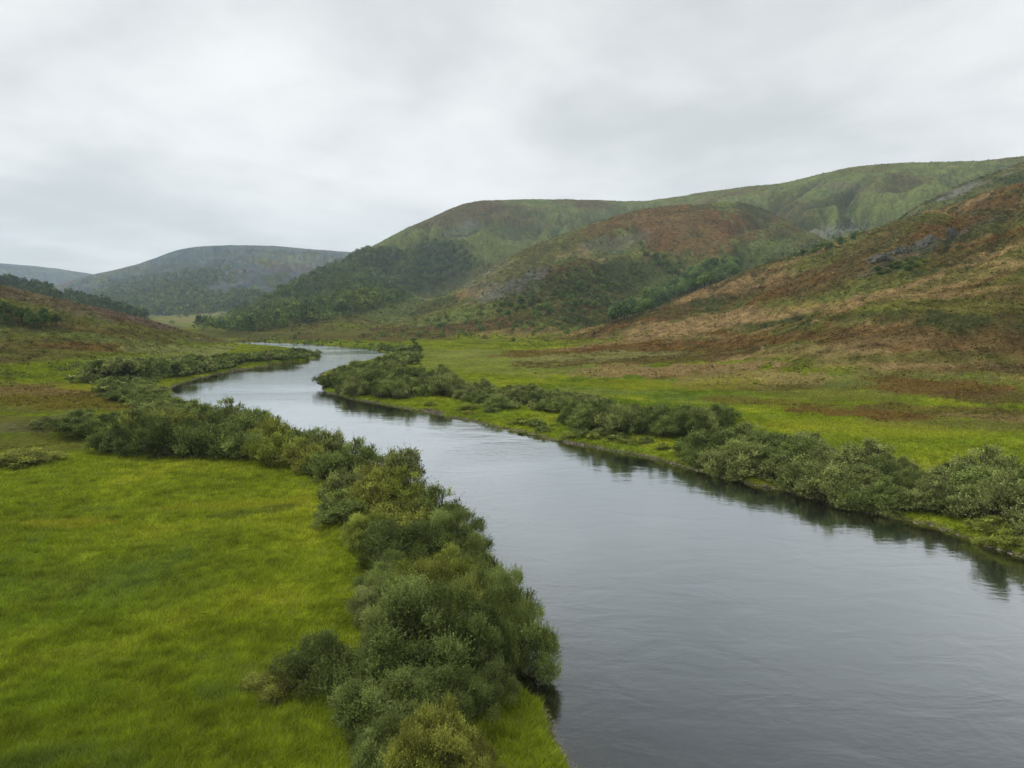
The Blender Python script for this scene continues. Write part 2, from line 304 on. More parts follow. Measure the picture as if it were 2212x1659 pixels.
# surveyed patches: hill, u, v, half width, half height, tilt in degrees (anticlockwise), cover, strength
PATCH = [
 ('brown', 1500, 500, 120, 48, 5, 'rust', 1.0), ('brown', 1430, 490, 60, 30, 20, 'rust', .7), ('brown', 1350, 478, 130, 14, 17, 'rust', .8), ('brown', 1690, 455, 90, 28, 0, 'brown', .9),
 ('brown', 1430, 590, 36, 44, -40, 'hillgreen', 1.0), ('brown', 1100, 615, 85, 26, 22, 'scree', .55), ('brown', 1050, 590, 60, 22, 30, 'scree', .45), ('brown', 1330, 525, 80, 16, 10, 'scree', .3),
 ('brown', 1280, 620, 190, 46, 10, 'dark', .75), ('brown', 1150, 560, 120, 22, 25, 'olive', .8), ('brown', 1000, 705, 160, 14, 4, 'brown', .9), ('brown', 850, 720, 160, 12, 0, 'brown', .85), ('brown', 650, 708, 50, 8, 8, 'rust', .8),
 ('brown', 1150, 665, 120, 14, 8, 'olive', .9), ('brown', 960, 690, 120, 12, 10, 'hillgreen', .8), ('brown', 1180, 720, 160, 12, 0, 'straw', .5), ('brown', 1000, 740, 120, 6, 0, 'straw', .4),
 ('wood', 780, 610, 250, 52, 13, 'wood', .75), ('wood', 950, 545, 75, 24, 5, 'wood', .7), ('wood', 560, 690, 170, 26, 20, 'wood', .9), ('wood', 1060, 540, 90, 30, 0, 'hillgreen', 1.0), ('wood', 850, 520, 60, 22, 25, 'hillgreen', .8),
 ('wood', 990, 460, 110, 20, 15, 'brown', .7), ('wood', 1000, 495, 40, 14, 20, 'scree', .5), ('wood', 1150, 470, 130, 22, -5, 'brown', .6), ('wood', 640, 625, 60, 10, 30, 'hillgreen', .9), ('wood', 740, 660, 60, 12, 20, 'hillgreen', .7), ('wood', 1280, 480, 120, 30, 0, 'hillgreen', .7),
 ('green', 1800, 500, 70, 14, 8, 'scree', .6), ('green', 1700, 470, 60, 22, 40, 'brown', .7), ('green', 1830, 405, 60, 12, -5, 'purple', .5), ('green', 1560, 410, 110, 8, 6, 'olive', .8), ('green', 1650, 530, 60, 50, 30, 'hillgreen', .8),
 ('green', 1550, 600, 130, 26, 22, 'wood', .9), ('green', 1760, 450, 40, 9, 35, 'dark', .5),
 ('moor', 430, 687, 100, 12, 8, 'pale', 1.0), ('moor', 470, 684, 60, 5, 8, 'straw', .6), ('', 430, 692, 100, 10, 6, 'pale', .9),
 ('moor', 330, 615, 150, 20, 12, 'wood', .8), ('moor', 430, 650, 130, 16, 5, 'wood', .5), ('moor', 600, 560, 150, 12, 0, 'pale', .35), ('moor', 420, 560, 120, 14, 0, 'hazed_heath', .8),
 ('right', 1850, 560, 200, 26, 22, 'brown', .9), ('right', 2100, 470, 150, 24, 20, 'rust', .8), ('right', 2120, 530, 140, 16, 20, 'rust', .9), ('right', 1770, 600, 90, 16, 20, 'brown', .8), ('right', 1700, 610, 70, 14, 16, 'rust', .5),
 ('right', 2010, 530, 150, 12, 22, 'scree', .25), ('right', 2130, 490, 100, 10, 22, 'dark', .7), ('right', 1950, 575, 60, 10, 20, 'wood', .8), ('right', 2120, 590, 140, 10, 15, 'straw', .6), ('right', 1800, 640, 190, 12, 12, 'hillgreen', .6), ('right', 2060, 600, 90, 10, 16, 'olive', .7),
 ('right', 1560, 690, 240, 14, 8, 'straw', .85), ('right', 1980, 640, 220, 8, 6, 'straw', .5), ('right', 1850, 665, 180, 14, 2, 'yellow', .35), ('right', 2050, 660, 200, 16, 0, 'olive', .9), ('right', 1750, 690, 150, 12, 6, 'dark', .5),
 ('right', 1650, 735, 300, 12, 5, 'rust', .7), ('right', 1700, 760, 300, 12, 4, 'straw', .4), ('right', 1950, 730, 260, 22, 0, 'brown', .6), ('right', 2000, 690, 230, 10, 0, 'dark', .35), ('right', 1900, 775, 260, 10, 3, 'olive', .5), ('right', 1350, 750, 170, 10, 6, 'rust', .9), ('right', 2050, 780, 200, 14, 0, 'olive', .7), ('right', 1450, 778, 190, 12, 2, 'straw', .8), ('right', 1350, 788, 120, 8, 0, 'rust', .6),
 ('right', 1900, 815, 300, 10, 0, 'pale', .5), ('right', 2000, 835, 240, 30, -2, 'olive', .6), ('right', 2030, 835, 190, 16, -2, 'rust', .8), ('right', 2150, 855, 130, 16, -2, 'brown', .7), ('right', 1830, 878, 150, 9, -3, 'rust', .6), ('', 1850, 885, 230, 7, -3, 'olive', .35), ('right', 1600, 853, 100, 8, -3, 'straw', .6), ('right', 2100, 895, 160, 10, -2, 'straw', .5), ('right', 1700, 830, 200, 10, 0, 'hillgreen', .8),
 ('slope', 130, 655, 190, 16, -13, 'purple', .6), ('slope', 300, 695, 120, 9, -14, 'brown', .7), ('slope', 300, 690, 150, 8, -14, 'purple', .8), ('slope', 330, 715, 110, 7, -8, 'olive', .8), ('slope', 170, 745, 140, 9, -4, 'rust', .7), ('slope', 60, 705, 100, 12, -8, 'dark', .7), ('slope', 420, 755, 150, 8, 0, 'pale', .9), ('slope', 60, 735, 90, 8, 0, 'olive', .8),
 ('slope', 120, 795, 150, 12, 0, 'meadow', 1.0), ('slope', 350, 775, 160, 9, 4, 'pale', .7), ('slope', 450, 735, 60, 5, -5, 'purple', .6),
 ('', 110, 862, 210, 30, -4, 'olive', .7), ('', 110, 862, 190, 20, -4, 'amber', .65), ('', 110, 848, 150, 8, -4, 'brown', .35), ('', 60, 845, 110, 12, 0, 'straw', .35), ('', 190, 838, 70, 7, 0, 'yellow', .9), ('', 60, 925, 90, 12, 0, 'purple', .5), ('', 60, 960, 120, 18, 0, 'olive', .7), ('', 40, 985, 90, 10, 0, 'dark', .6), ('', 60, 910, 120, 10, -4, 'olive', .8), ('', 150, 1130, 120, 8, 0, 'yellow', .8), ('', 520, 1090, 190, 10, 3, 'yellow', .7), ('', 560, 1105, 100, 7, 6, 'dark', .5),
 ('', 480, 724, 130, 9, 0, 'hillgreen', .9), ('', 640, 722, 300, 15, 0, 'olive', 1.0), ('', 560, 722, 130, 8, 0, 'dark', .5), ('wood', 560, 722, 200, 12, 0, 'olive', 1.0), ('brown', 700, 728, 240, 11, 0, 'olive', .8), ('brown', 720, 718, 220, 7, 3, 'brown', .8), ('', 800, 730, 200, 6, 0, 'brown', .6), ('brown', 900, 740, 160, 5, 0, 'straw', .5), ('', 1500, 800, 170, 12, 2, 'brown', .7), ('', 1620, 818, 210, 17, 0, 'straw', .6), ('', 1780, 850, 190, 17, -3, 'olive', .6), ('', 1640, 868, 150, 8, -3, 'rust', .5), ('', 1250, 775, 110, 7, 0, 'straw', .6), ('', 1150, 785, 280, 24, 0, 'pale', .4), ('', 1000, 765, 140, 8, 0, 'pale', .5), ('', 1250, 850, 200, 9, 0, 'pale', .35), ('', 420, 693, 110, 9, 0, 'pale', .9), ('', 420, 690, 80, 4, 0, 'straw', .5),
 ('', 1350, 775, 240, 15, 3, 'brown', .8), ('', 1450, 797, 220, 11, 2, 'straw', .75), ('', 1180, 762, 130, 8, 3, 'rust', .7), ('right', 1350, 775, 240, 15, 3, 'brown', .8), ('', 1620, 836, 150, 9, -2, 'brown', .55),
 ('', 2050, 890, 240, 15, -3, 'brown', .7), ('', 2100, 920, 230, 13, -4, 'olive', .75), ('', 1850, 893, 150, 8, -3, 'rust', .8), ('', 2150, 905, 120, 8, -3, 'straw', .4), ('right', 1500, 712, 420, 7, 9, 'straw', .7), ('right', 2000, 605, 260, 6, 19, 'straw', .75),
 ('right', 1250, 768, 160, 6, 4, 'rust', .8), ('right', 1900, 600, 240, 8, 18, 'olive', .6), ('right', 2100, 545, 200, 8, 20, 'dark', .5), ('brown', 1680, 530, 110, 38, 35, 'hillgreen', .95), ('brown', 1745, 480, 50, 44, 0, 'olive', .85), ('brown', 1640, 450, 50, 20, 0, 'dark', .8), ('brown', 1690, 500, 60, 14, 20, 'brown', .6),
 ('', 1300, 770, 200, 8, 2, 'pale', .6), ('', 1400, 830, 200, 14, 0, 'yellow', .5), ('', 1900, 925, 300, 14, -3, 'yellow', .45),
]
BASE = dict(far=[('hazed_heath', 0, 0)], moor=[('hazed_heath', 0, 0), ('purple', 400, .22), ('dark', 150, .25)], wood=[('hillgreen', 0, 0), ('olive', 200, 0.0), ('brown', 150, .2)],
            brown=[('olive', 0, 0), ('dark', 90, 0.05), ('brown', 60, .12), ('hillgreen', 70, .1), ('straw', 50, .35)], green=[('hillgreen', 0, 0), ('olive', 160, .0), ('brown', 120, .3)],
            ridge=[('dark', 0, 0), ('olive', 60, 0), ('scree', 40, .3)], right=[('olive', 0, 0), ('hillgreen', 80, 0.28), ('brown', 70, 0.0), ('straw', 45, .2), ('rust', 30, .34), ('dark', 25, .26)],
            slope=[('olive', 0, 0), ('brown', 50, 0.18), ('hillgreen', 40, .05)], pines=[('wood', 0, 0)])

def band(x, y, r, seed):
    """mottling whose grain grows with distance in octave steps"""
    s = 0; l = np.log2(np.clip(r / 200, 0.25, 16))
    for k in range(-2, 5):
        w = np.clip(1 - np.abs(l - k), 0, 1); m = w > 0
        if m.any():
            q = np.zeros(x.shape); q[m] = fbm(x[m], y[m], 5.0 * 2.0 ** k, 4, seed + k, 0.75) * w[m]; s = s + q
    return s

def cover(x, y, z, lay, M, T, sd):
    u, v = project(x, y, z)
    r = np.hypot(x, y)
    sc = np.clip(r / 200, 0.25, 8)
    wu = 26 * fbm(x, y, 30, 3, 60) * np.clip(1, 0, 1) + 14 * fbm(x, y, 6, 3, 61)
    wv = 7 * fbm(x, y, 22, 3, 62) + 4 * fbm(x, y, 4, 3, 63)
    # meadow
    g1 = fbm(x, y, 14, 4, 70); g2 = fbm(x, y, 3.2, 4, 71, 0.6); g3 = fbm(x, y * 0.6, 45, 3, 72)
    c = C['meadow'] * np.ones(x.shape + (1,))
    def over(col, w):
        nonlocal c
        w = np.clip(w, 0, 1)[..., None]; c = c * (1 - w) + C[col] * w
    over('lush', sstep(-0.1, 0.6, -g3 + 0.5 * g2) * 0.85)
    over('yellow', sstep(0.0, 0.8, g1 + 0.5 * g2) * 0.7)
    g4 = fbm(x, y * 1.7, 1.3, 3, 74, 0.65)
    over('dark', sstep(0.35, 0.8, g2 - 0.4 * g1 + 0.3 * g4) * 0.5)
    c = c * (1 + 0.42 * g4 + 0.34 * g2 + 0.22 * g1)[..., None]
    hill = sstep(0.4, 3.5, M + 1.2 * fbm(x, y, 25, 3, 73)) 
    hc = np.zeros(c.shape)
    for i, n in enumerate(HN):
        m = lay == i
        if not m.any(): continue
        xx, yy = x[m], y[m]; b = C[BASE[n][0][0]] * np.ones((m.sum(), 1))
        for j, (col, lam, th) in enumerate(BASE[n][1:]):
            w = sstep(th - 0.12, th + 0.22, fbm(xx, yy, lam, 5, 80 + i * 7 + j, 0.62))[:, None] * 0.85
            b = b * (1 - w) + C[col] * w
        hc[m] = b
    c = c * (1 - hill[..., None]) + hc * hill[..., None]
    for n, pu, pv, ru, rv, ang, col, st in PATCH:
        m = np.ones(x.shape, bool) if n == '' else (lay == HN.index(n)) & (M > 0.3)
        if n == '': m &= M < 6
        m &= (np.abs(u - pu) < ru * 2.2 + 60) & (np.abs(v - pv) < rv * 2.2 + ru * 1.2 + 30)
        if not m.any(): continue
        a = math.radians(ang); du = (u[m] - pu) + wu[m]; dv = -((v[m] - pv) + wv[m])
        e = np.sqrt(((du * math.cos(a) + dv * math.sin(a)) / ru) ** 2 + ((-du * math.sin(a) + dv * math.cos(a)) / rv) ** 2)
        e = e + 0.35 * fbm(x[m], y[m], 10, 4, 90, 0.65) + 0.35 * fbm(x[m], y[m], 1.6 + r[m] / 60, 3, 91, 0.7)
        w = (sstep(1.2, 0.82, e) * st)[:, None]
        c[m] = c[m] * (1 - w) + C[col] * w
    # scrub and wet grass in burns, also painting fold shade; thinner turf on spurs
    b1, b2, b3 = burns(x, y, lay); fr_ = fbm(x, y, 9, 3, 92, 0.7)
    dn = hill * sstep(8, 40, M) * sstep(0.95, 0.75, T)
    dn = dn * np.where(lay == HN.index('brown'), 0.45, 1.0); over('dark', dn * sstep(0.13, 0.03, b1 + 0.06 * fr_) * 0.75); over('wood', dn * sstep(0.09, 0.02, b2 + 0.06 * fr_) * 0.55)
    over('pale', dn * sstep(0.35, 0.6, b1 + 0.15 * fr_) * 0.3); over('olive', dn * sstep(0.05, 0.01, b3 + 0.03 * fr_) * 0.5)
    # fine mottling of the cover, plant by plant
    f = fbm(x, y, 4.0, 3, 95, 0.7) * hill + band(x, y, r, 96) * hill
    c = c * np.clip(1 + (0.45 + 0.3 * sstep(1500, 2200, r)) * f, 0.35, 1.9)[..., None]
    c = np.where((hill * sstep(0.28, 0.5, fbm(x, y, 3.0, 3, 97, 0.7)) * (r < 900))[..., None] > 0.5, c * 0.8 + C['straw'] * 0.16, c)
    # the water's edge
    bn = sstep(0.30, 0.7, fbm(x, y, 14, 3, 51)); st_ = sstep(0.22, 0.0, sd - 0.9 * bn) * (sd < 3) * (0.45 + 0.55 * sstep(0, .1, bn))
    stone = C['stone'] * (1 + 0.5 * fbm(x, y, 0.7, 2, 98))[..., None]
    w = st_[..., None]; c = c * (1 - w) + stone * w
    w = (sstep(0.15, -0.6, sd))[..., None]; c = c * (1 - w) + C['mud'] * w
    return np.clip(c, 0.004, 0.5)

# ------------------------------------------------------------------ mesh and object helpers
def mesh_np(name, V, Fc, mat=None, col=None, smooth=False):
    me = bpy.data.meshes.new(name)
    V = np.asarray(V, np.float32).reshape(-1, 3); Fc = np.asarray(Fc, np.int32)
    k = Fc.shape[1]
    me.vertices.add(len(V)); me.vertices.foreach_set('co', V.ravel())
    me.loops.add(Fc.size); me.loops.foreach_set('vertex_index', Fc.ravel())
    me.polygons.add(len(Fc)); me.polygons.foreach_set('loop_start', np.arange(0, Fc.size, k, dtype=np.int32))
    me.polygons.foreach_set('use_smooth', np.full(len(Fc), smooth, dtype=bool))
    me.update(calc_edges=True)
    if col is not None:
        a = me.attributes.new('tint', 'FLOAT_COLOR', 'POINT')
        cc = np.ones((len(V), 4), np.float32); cc[:, :3] = col; a.data.foreach_set('color', cc.ravel())
    if mat: me.materials.append(mat)
    return me

def link(name, data, parent=None, label=None, cat=None, group=None, kind=None, loc=(0, 0, 0)):
    o = bpy.data.objects.new(name, data); COL.objects.link(o); o.location = loc
    if parent: o.parent = parent
    tag(o, label, cat, group, kind); return o
def tag(o, label=None, cat=None, group=None, kind=None):
    if label: o['label'] = label
    if cat: o['category'] = cat
    if group: o['group'] = group
    if kind: o['kind'] = kind

# ------------------------------------------------------------------ materials
def new_mat(name):
    m = bpy.data.materials.new(name); m.use_nodes = True; m.node_tree.nodes.clear(); return m, m.node_tree

def ground_mat():
    m, nt = new_mat('ground'); L = nt.links.new
    at = nd(nt, 'ShaderNodeAttribute', attribute_name='tint')
    geo = nd(nt, 'ShaderNodeNewGeometry')
    n1 = nd(nt, 'ShaderNodeTexNoise', i_Scale=1.7, i_Detail=5.0, i_Roughness=0.65); L(geo.outputs['Position'], n1.inputs['Vector'])
    n2 = nd(nt, 'ShaderNodeTexNoise', i_Scale=0.16, i_Detail=6.0, i_Roughness=0.7); L(geo.outputs['Position'], n2.inputs['Vector'])
    f1 = nd(nt, 'ShaderNodeMapRange'); L(n1.outputs[0], f1.inputs[0])
    f1.inputs['From Min'].default_value = 0.3; f1.inputs['From Max'].default_value = 0.7; f1.inputs['To Min'].default_value = 0.72; f1.inputs['To Max'].default_value = 1.28
    f2 = nd(nt, 'ShaderNodeMapRange'); L(n2.outputs[0], f2.inputs[0])
    f2.inputs['From Min'].default_value = 0.3; f2.inputs['From Max'].default_value = 0.7; f2.inputs['To Min'].default_value = 0.75; f2.inputs['To Max'].default_value = 1.25
    c = mixc(nt, 1.0, at.outputs['Color'], f1.outputs[0], 'MULTIPLY'); c = mixc(nt, 1.0, c, f2.outputs[0], 'MULTIPLY')
    b = nd(nt, 'ShaderNodeBump', i_Strength=0.9, i_Distance=0.5); L(n1.outputs[0], b.inputs['Height'])
    b2 = nd(nt, 'ShaderNodeBump', i_Strength=0.8, i_Distance=4.0); L(n2.outputs[0], b2.inputs['Height']); L(b2.outputs[0], b.inputs['Normal'])
    p = nd(nt, 'ShaderNodeBsdfDiffuse', i_Roughness=1.0); L(c, p.inputs['Color']); L(b.outputs[0], p.inputs['Normal'])
    o = nd(nt, 'ShaderNodeOutputMaterial'); L(p.outputs[0], o.inputs[0])
    return m

def plant_mat(name, use_obj, trans=0.3, gloss=0.05):
    m, nt = new_mat(name); L = nt.links.new
    at = nd(nt, 'ShaderNodeAttribute', attribute_name='tint'); c = at.outputs['Color']
    if use_obj:
        oi = nd(nt, 'ShaderNodeObjectInfo'); c = mixc(nt, 1.0, c, oi.outputs['Color'], 'MULTIPLY')
    d = nd(nt, 'ShaderNodeBsdfDiffuse'); L(c, d.inputs['Color'])
    t = nd(nt, 'ShaderNodeBsdfTranslucent'); L(mixc(nt, 1.0, c, (1.1, 1.15, 0.6), 'MULTIPLY'), t.inputs['Color'])
    mx = nd(nt, 'ShaderNodeMixShader', i_Fac=trans); L(d.outputs[0], mx.inputs[1]); L(t.outputs[0], mx.inputs[2])
    g = nd(nt, 'ShaderNodeBsdfGlossy', i_Roughness=0.5); g.inputs['Color'].default_value = (0.9, 0.95, 0.9, 1)
    m2 = nd(nt, 'ShaderNodeMixShader', i_Fac=gloss); L(mx.outputs[0], m2.inputs[1]); L(g.outputs[0], m2.inputs[2])
    o = nd(nt, 'ShaderNodeOutputMaterial'); L(m2.outputs[0], o.inputs[0])
    return m

def bark_mat():
    m, nt = new_mat('bark'); L = nt.links.new
    n = nd(nt, 'ShaderNodeTexNoise', i_Scale=9.0, i_Detail=4.0)
    tc = nd(nt, 'ShaderNodeTexCoord'); L(tc.outputs['Object'], n.inputs['Vector'])
    c = mixc(nt, n.outputs[0], (0.05, 0.038, 0.028), (0.13, 0.11, 0.085))
    p = nd(nt, 'ShaderNodeBsdfDiffuse'); L(c, p.inputs[0])
    o = nd(nt, 'ShaderNodeOutputMaterial'); L(p.outputs[0], o.inputs[0]); return m

def rock_mat():
    m, nt = new_mat('rock'); L = nt.links.new
    tc = nd(nt, 'ShaderNodeTexCoord')
    n = nd(nt, 'ShaderNodeTexNoise', i_Scale=0.8, i_Detail=8.0, i_Roughness=0.7); L(tc.outputs['Object'], n.inputs['Vector'])
    cr = nd(nt, 'ShaderNodeValToRGB'); L(n.outputs[0], cr.inputs[0])
    cr.color_ramp.elements[0].position = 0.38; cr.color_ramp.elements[0].color = (0.045, 0.05, 0.028, 1)
    cr.color_ramp.elements[1].position = 0.6; cr.color_ramp.elements[1].color = (0.12, 0.115, 0.105, 1)
    b = nd(nt, 'ShaderNodeBump', i_Strength=1.0, i_Distance=0.6); L(n.outputs[0], b.inputs['Height'])
    p = nd(nt, 'ShaderNodeBsdfDiffuse'); L(cr.outputs[0], p.inputs[0]); L(b.outputs[0], p.inputs['Normal'])
    o = nd(nt, 'ShaderNodeOutputMaterial'); L(p.outputs[0], o.inputs[0]); return m

def water_mat():
    m, nt = new_mat('water'); L = nt.links.new
    geo = nd(nt, 'ShaderNodeNewGeometry')
    mp = nd(nt, 'ShaderNodeMapping'); mp.inputs['Rotation'].default_value = (0, 0, math.radians(12)); mp.inputs['Scale'].default_value = (0.55, 1.0, 1.0)
    L(geo.outputs['Position'], mp.inputs[0])
    fine = nd(nt, 'ShaderNodeTexNoise', i_Scale=2.6, i_Detail=4.0, i_Roughness=0.6); L(mp.outputs[0], fine.inputs['Vector'])
    wide = nd(nt, 'ShaderNodeTexNoise', i_Scale=0.5, i_Detail=3.0, i_Roughness=0.5, i_Distortion=0.6); L(mp.outputs[0], wide.inputs['Vector'])
    patch = nd(nt, 'ShaderNodeTexNoise', i_Scale=0.055, i_Detail=4.0, i_Roughness=0.6, i_Distortion=0.8); L(mp.outputs[0], patch.inputs['Vector'])
    pr = nd(nt, 'ShaderNodeMapRange'); L(patch.outputs[0], pr.inputs[0])
    pr.inputs['From Min'].default_value = 0.38; pr.inputs['From Max'].default_value = 0.62; pr.inputs['To Min'].default_value = 0.25; pr.inputs['To Max'].default_value = 1.0
    h = math_node(nt, 'MULTIPLY', fine.outputs[0], pr.outputs[0])
    # the upper reach runs shallow and riffled
    sp = nd(nt, 'ShaderNodeSeparateXYZ'); L(geo.outputs['Position'], sp.inputs[0])
    rf = nd(nt, 'ShaderNodeMapRange', interpolation_type='SMOOTHSTEP'); L(sp.outputs[1], rf.inputs[0])
    rf.inputs['From Min'].default_value = 95; rf.inputs['From Max'].default_value = 230; rf.inputs['To Min'].default_value = 1.0; rf.inputs['To Max'].default_value = 6.0
    h = math_node(nt, 'MULTIPLY', h, rf.outputs[0])
    b = nd(nt, 'ShaderNodeBump', i_Strength=0.22, i_Distance=0.08); L(h, b.inputs['Height'])
    b2 = nd(nt, 'ShaderNodeBump', i_Strength=0.11, i_Distance=0.25); L(wide.outputs[0], b2.inputs['Height']); L(b2.outputs[0], b.inputs['Normal'])
    lw = nd(nt, 'ShaderNodeLayerWeight', i_Blend=0.5); L(b2.outputs[0], lw.inputs['Normal'])
    fr = nd(nt, 'ShaderNodeMath', operation='POWER', use_clamp=True); L(lw.outputs['Facing'], fr.inputs[0]); fr.inputs[1].default_value = 1.85
    gl = nd(nt, 'ShaderNodeBsdfGlossy', i_Roughness=0.035); gl.inputs['Color'].default_value = (0.94, 0.98, 1, 1); L(b.outputs[0], gl.inputs['Normal'])
    # peaty water: a dark body that lets the bed show a little in the shallows
    df = nd(nt, 'ShaderNodeBsdfDiffuse'); df.inputs['Color'].default_value = (0.012, 0.017, 0.017, 1)
    tr = nd(nt, 'ShaderNodeBsdfTransparent'); tr.inputs['Color'].default_value = (0.62, 0.52, 0.34, 1)
    att = nd(nt, 'ShaderNodeAttribute', attribute_name='deep')
    mb = nd(nt, 'ShaderNodeMixShader'); L(att.outputs['Fac'], mb.inputs[0]); L(tr.outputs[0], mb.inputs[1]); L(df.outputs[0], mb.inputs[2])
    mx = nd(nt, 'ShaderNodeMixShader'); L(fr.outputs[0], mx.inputs[0]); L(mb.outputs[0], mx.inputs[1]); L(gl.outputs[0], mx.inputs[2])
    o = nd(nt, 'ShaderNodeOutputMaterial'); L(mx.outputs[0], o.inputs[0]); return m

GROUND, WATER, BARK, ROCK = ground_mat(), water_mat(), bark_mat(), rock_mat()
LEAF = plant_mat('leaf', True, 0.22, 0.008); BLADE = plant_mat('blade', False, 0.25, 0.006); SPRIG = plant_mat('sprig', False, 0.1, 0.0)

# ------------------------------------------------------------------ ground and hills: one sheet, fine where it is seen
def build_ground():
    fine = np.radians(np.linspace(-51, 51, 905))
    side = np.radians(np.arange(52.5, 181, 3.0))
    th = np.concatenate([-side[::-1][1:], fine, side])
    r = np.concatenate([np.exp(np.linspace(math.log(a), math.log(b), n, endpoint=False)) for a, b, n in ((3, 30, 180), (30, 250, 300), (250, 1600, 345), (1600, 4500, 120))])
    T, R = np.meshgrid(th, r)
    x = (R * np.sin(T)).ravel(); y = (R * np.cos(T)).ravel()
    tt = np.abs(T).ravel()
    z, lay, M, Tt, sd = terrain(x, y, True)
    # behind the viewer the hills ease down to rolling ground
    k = sstep(math.radians(75), math.radians(110), tt)
    z = np.where(sd > 8, z * (1 - k) + (1.6 + 0.06 * np.clip(R.ravel() - 60, 0, 900)) * k, z)
    col = cover(x, y, z, lay, M, Tt, sd)
    nr, nt_ = T.shape
    f0 = len(side) - 1; sl_ = slice(f0, f0 + len(fine))
    GRID.update(r=r, th=fine, z=z.reshape(nr, nt_)[:, sl_], M=M.reshape(nr, nt_)[:, sl_], T=Tt.reshape(nr, nt_)[:, sl_], sd=sd.reshape(nr, nt_)[:, sl_], col=col.reshape(nr, nt_, 3)[:, sl_])
    idx = np.arange(nr * nt_).reshape(nr, nt_)
    a = idx[:-1, :]; b = idx[1:, :]
    a2 = np.roll(a, -1, 1); b2 = np.roll(b, -1, 1)
    F4 = np.stack([a, a2, b2, b], -1).reshape(-1, 4)[:, ::-1]
    # centre under the camera
    F4 = list([F4]); 
    V = np.stack([x, y, z], 1); V = np.vstack([V, [0, 0, float(z[:nt_].mean())]]); col = np.vstack([col, col[0]])
    c = len(V) - 1; ring = idx[0]
    cap = np.stack([ring[:-1:2], np.full(len(ring[:-1:2]), c), np.append(ring[2::2], ring[0])[:len(ring[:-1:2])], ring[1::2][:len(ring[:-1:2])]], 1)
    Fa = np.vstack([F4[0], cap])
    me = mesh_np('ground', V, Fa, GROUND, col, True)
    me.update()
    link('ground', me, label='river valley floor and moorland hills in green, rust and brown', cat='ground', kind='structure')
build_ground()

def build_water():
    xs = np.arange(-430, 140, 2.5); ys = np.arange(-42, 460, 2.5)
    # fine near, as one regular sheet
    X, Y = np.meshgrid(xs, ys); x = X.ravel(); y = Y.ravel()
    sd = river_sd(x, y)
    idx = np.arange(X.size).reshape(X.shape)
    q = np.stack([idx[:-1, :-1], idx[:-1, 1:], idx[1:, 1:], idx[1:, :-1]], -1).reshape(-1, 4)
    q = q[(sd[q] < 4.5).any(1)]
    me = mesh_np('river', np.stack([x, y, np.zeros_like(x)], 1), q, WATER, None, True)
    a = me.attributes.new('deep', 'FLOAT', 'POINT'); a.data.foreach_set('value', (0.25 + 0.75 * sstep(0.5, 6.0, -sd)).astype(np.float32))
    link('river_water', me, label='wide calm river curving away through the valley', cat='river', kind='structure')
build_water()

# ------------------------------------------------------------------ leaves, stems, shrubs, trees
def norm(a): return a / (np.linalg.norm(a, axis=-1, keepdims=True) + 1e-9)

def leaf_quads(P, D, Ln, W, rng):
    """diamond leaves: base P, direction D, length Ln, width W"""
    s = norm(np.cross(D, rng.normal(size=D.shape)))
    n = len(P); Ln = Ln[:, None]; W = W[:, None]
    V = np.stack([P, P + D * Ln * 0.45 + s * W, P + D * Ln, P + D * Ln * 0.45 - s * W], 1).reshape(-1, 3)
    return V, np.arange(n * 4).reshape(n, 4)

def tube(pts, rad, seg=5):
    pts = np.array(pts, float); V = []; Fc = []
    for i, p in enumerate(pts):
        d = norm((pts[min(i + 1, len(pts) - 1)] - pts[max(i - 1, 0)])[None])[0]
        a = norm(np.cross(d, [0.3, 1, 0.1])[None])[0]; b = np.cross(d, a)
        for k in range(seg):
            t = 2 * math.pi * k / seg; V.append(p + rad[i] * (a * math.cos(t) + b * math.sin(t)))
    for i in range(len(pts) - 1):
        for k in range(seg):
            k2 = (k + 1) % seg; Fc.append((i * seg + k, i * seg + k2, (i + 1) * seg + k2, (i + 1) * seg + k))
    return np.array(V), np.array(Fc)

def join(parts):
    V = []; Fc = []; o = 0
    for v, f in parts: V.append(v); Fc.append(f + o); o += len(v)
    return np.vstack(V), np.vstack(Fc)

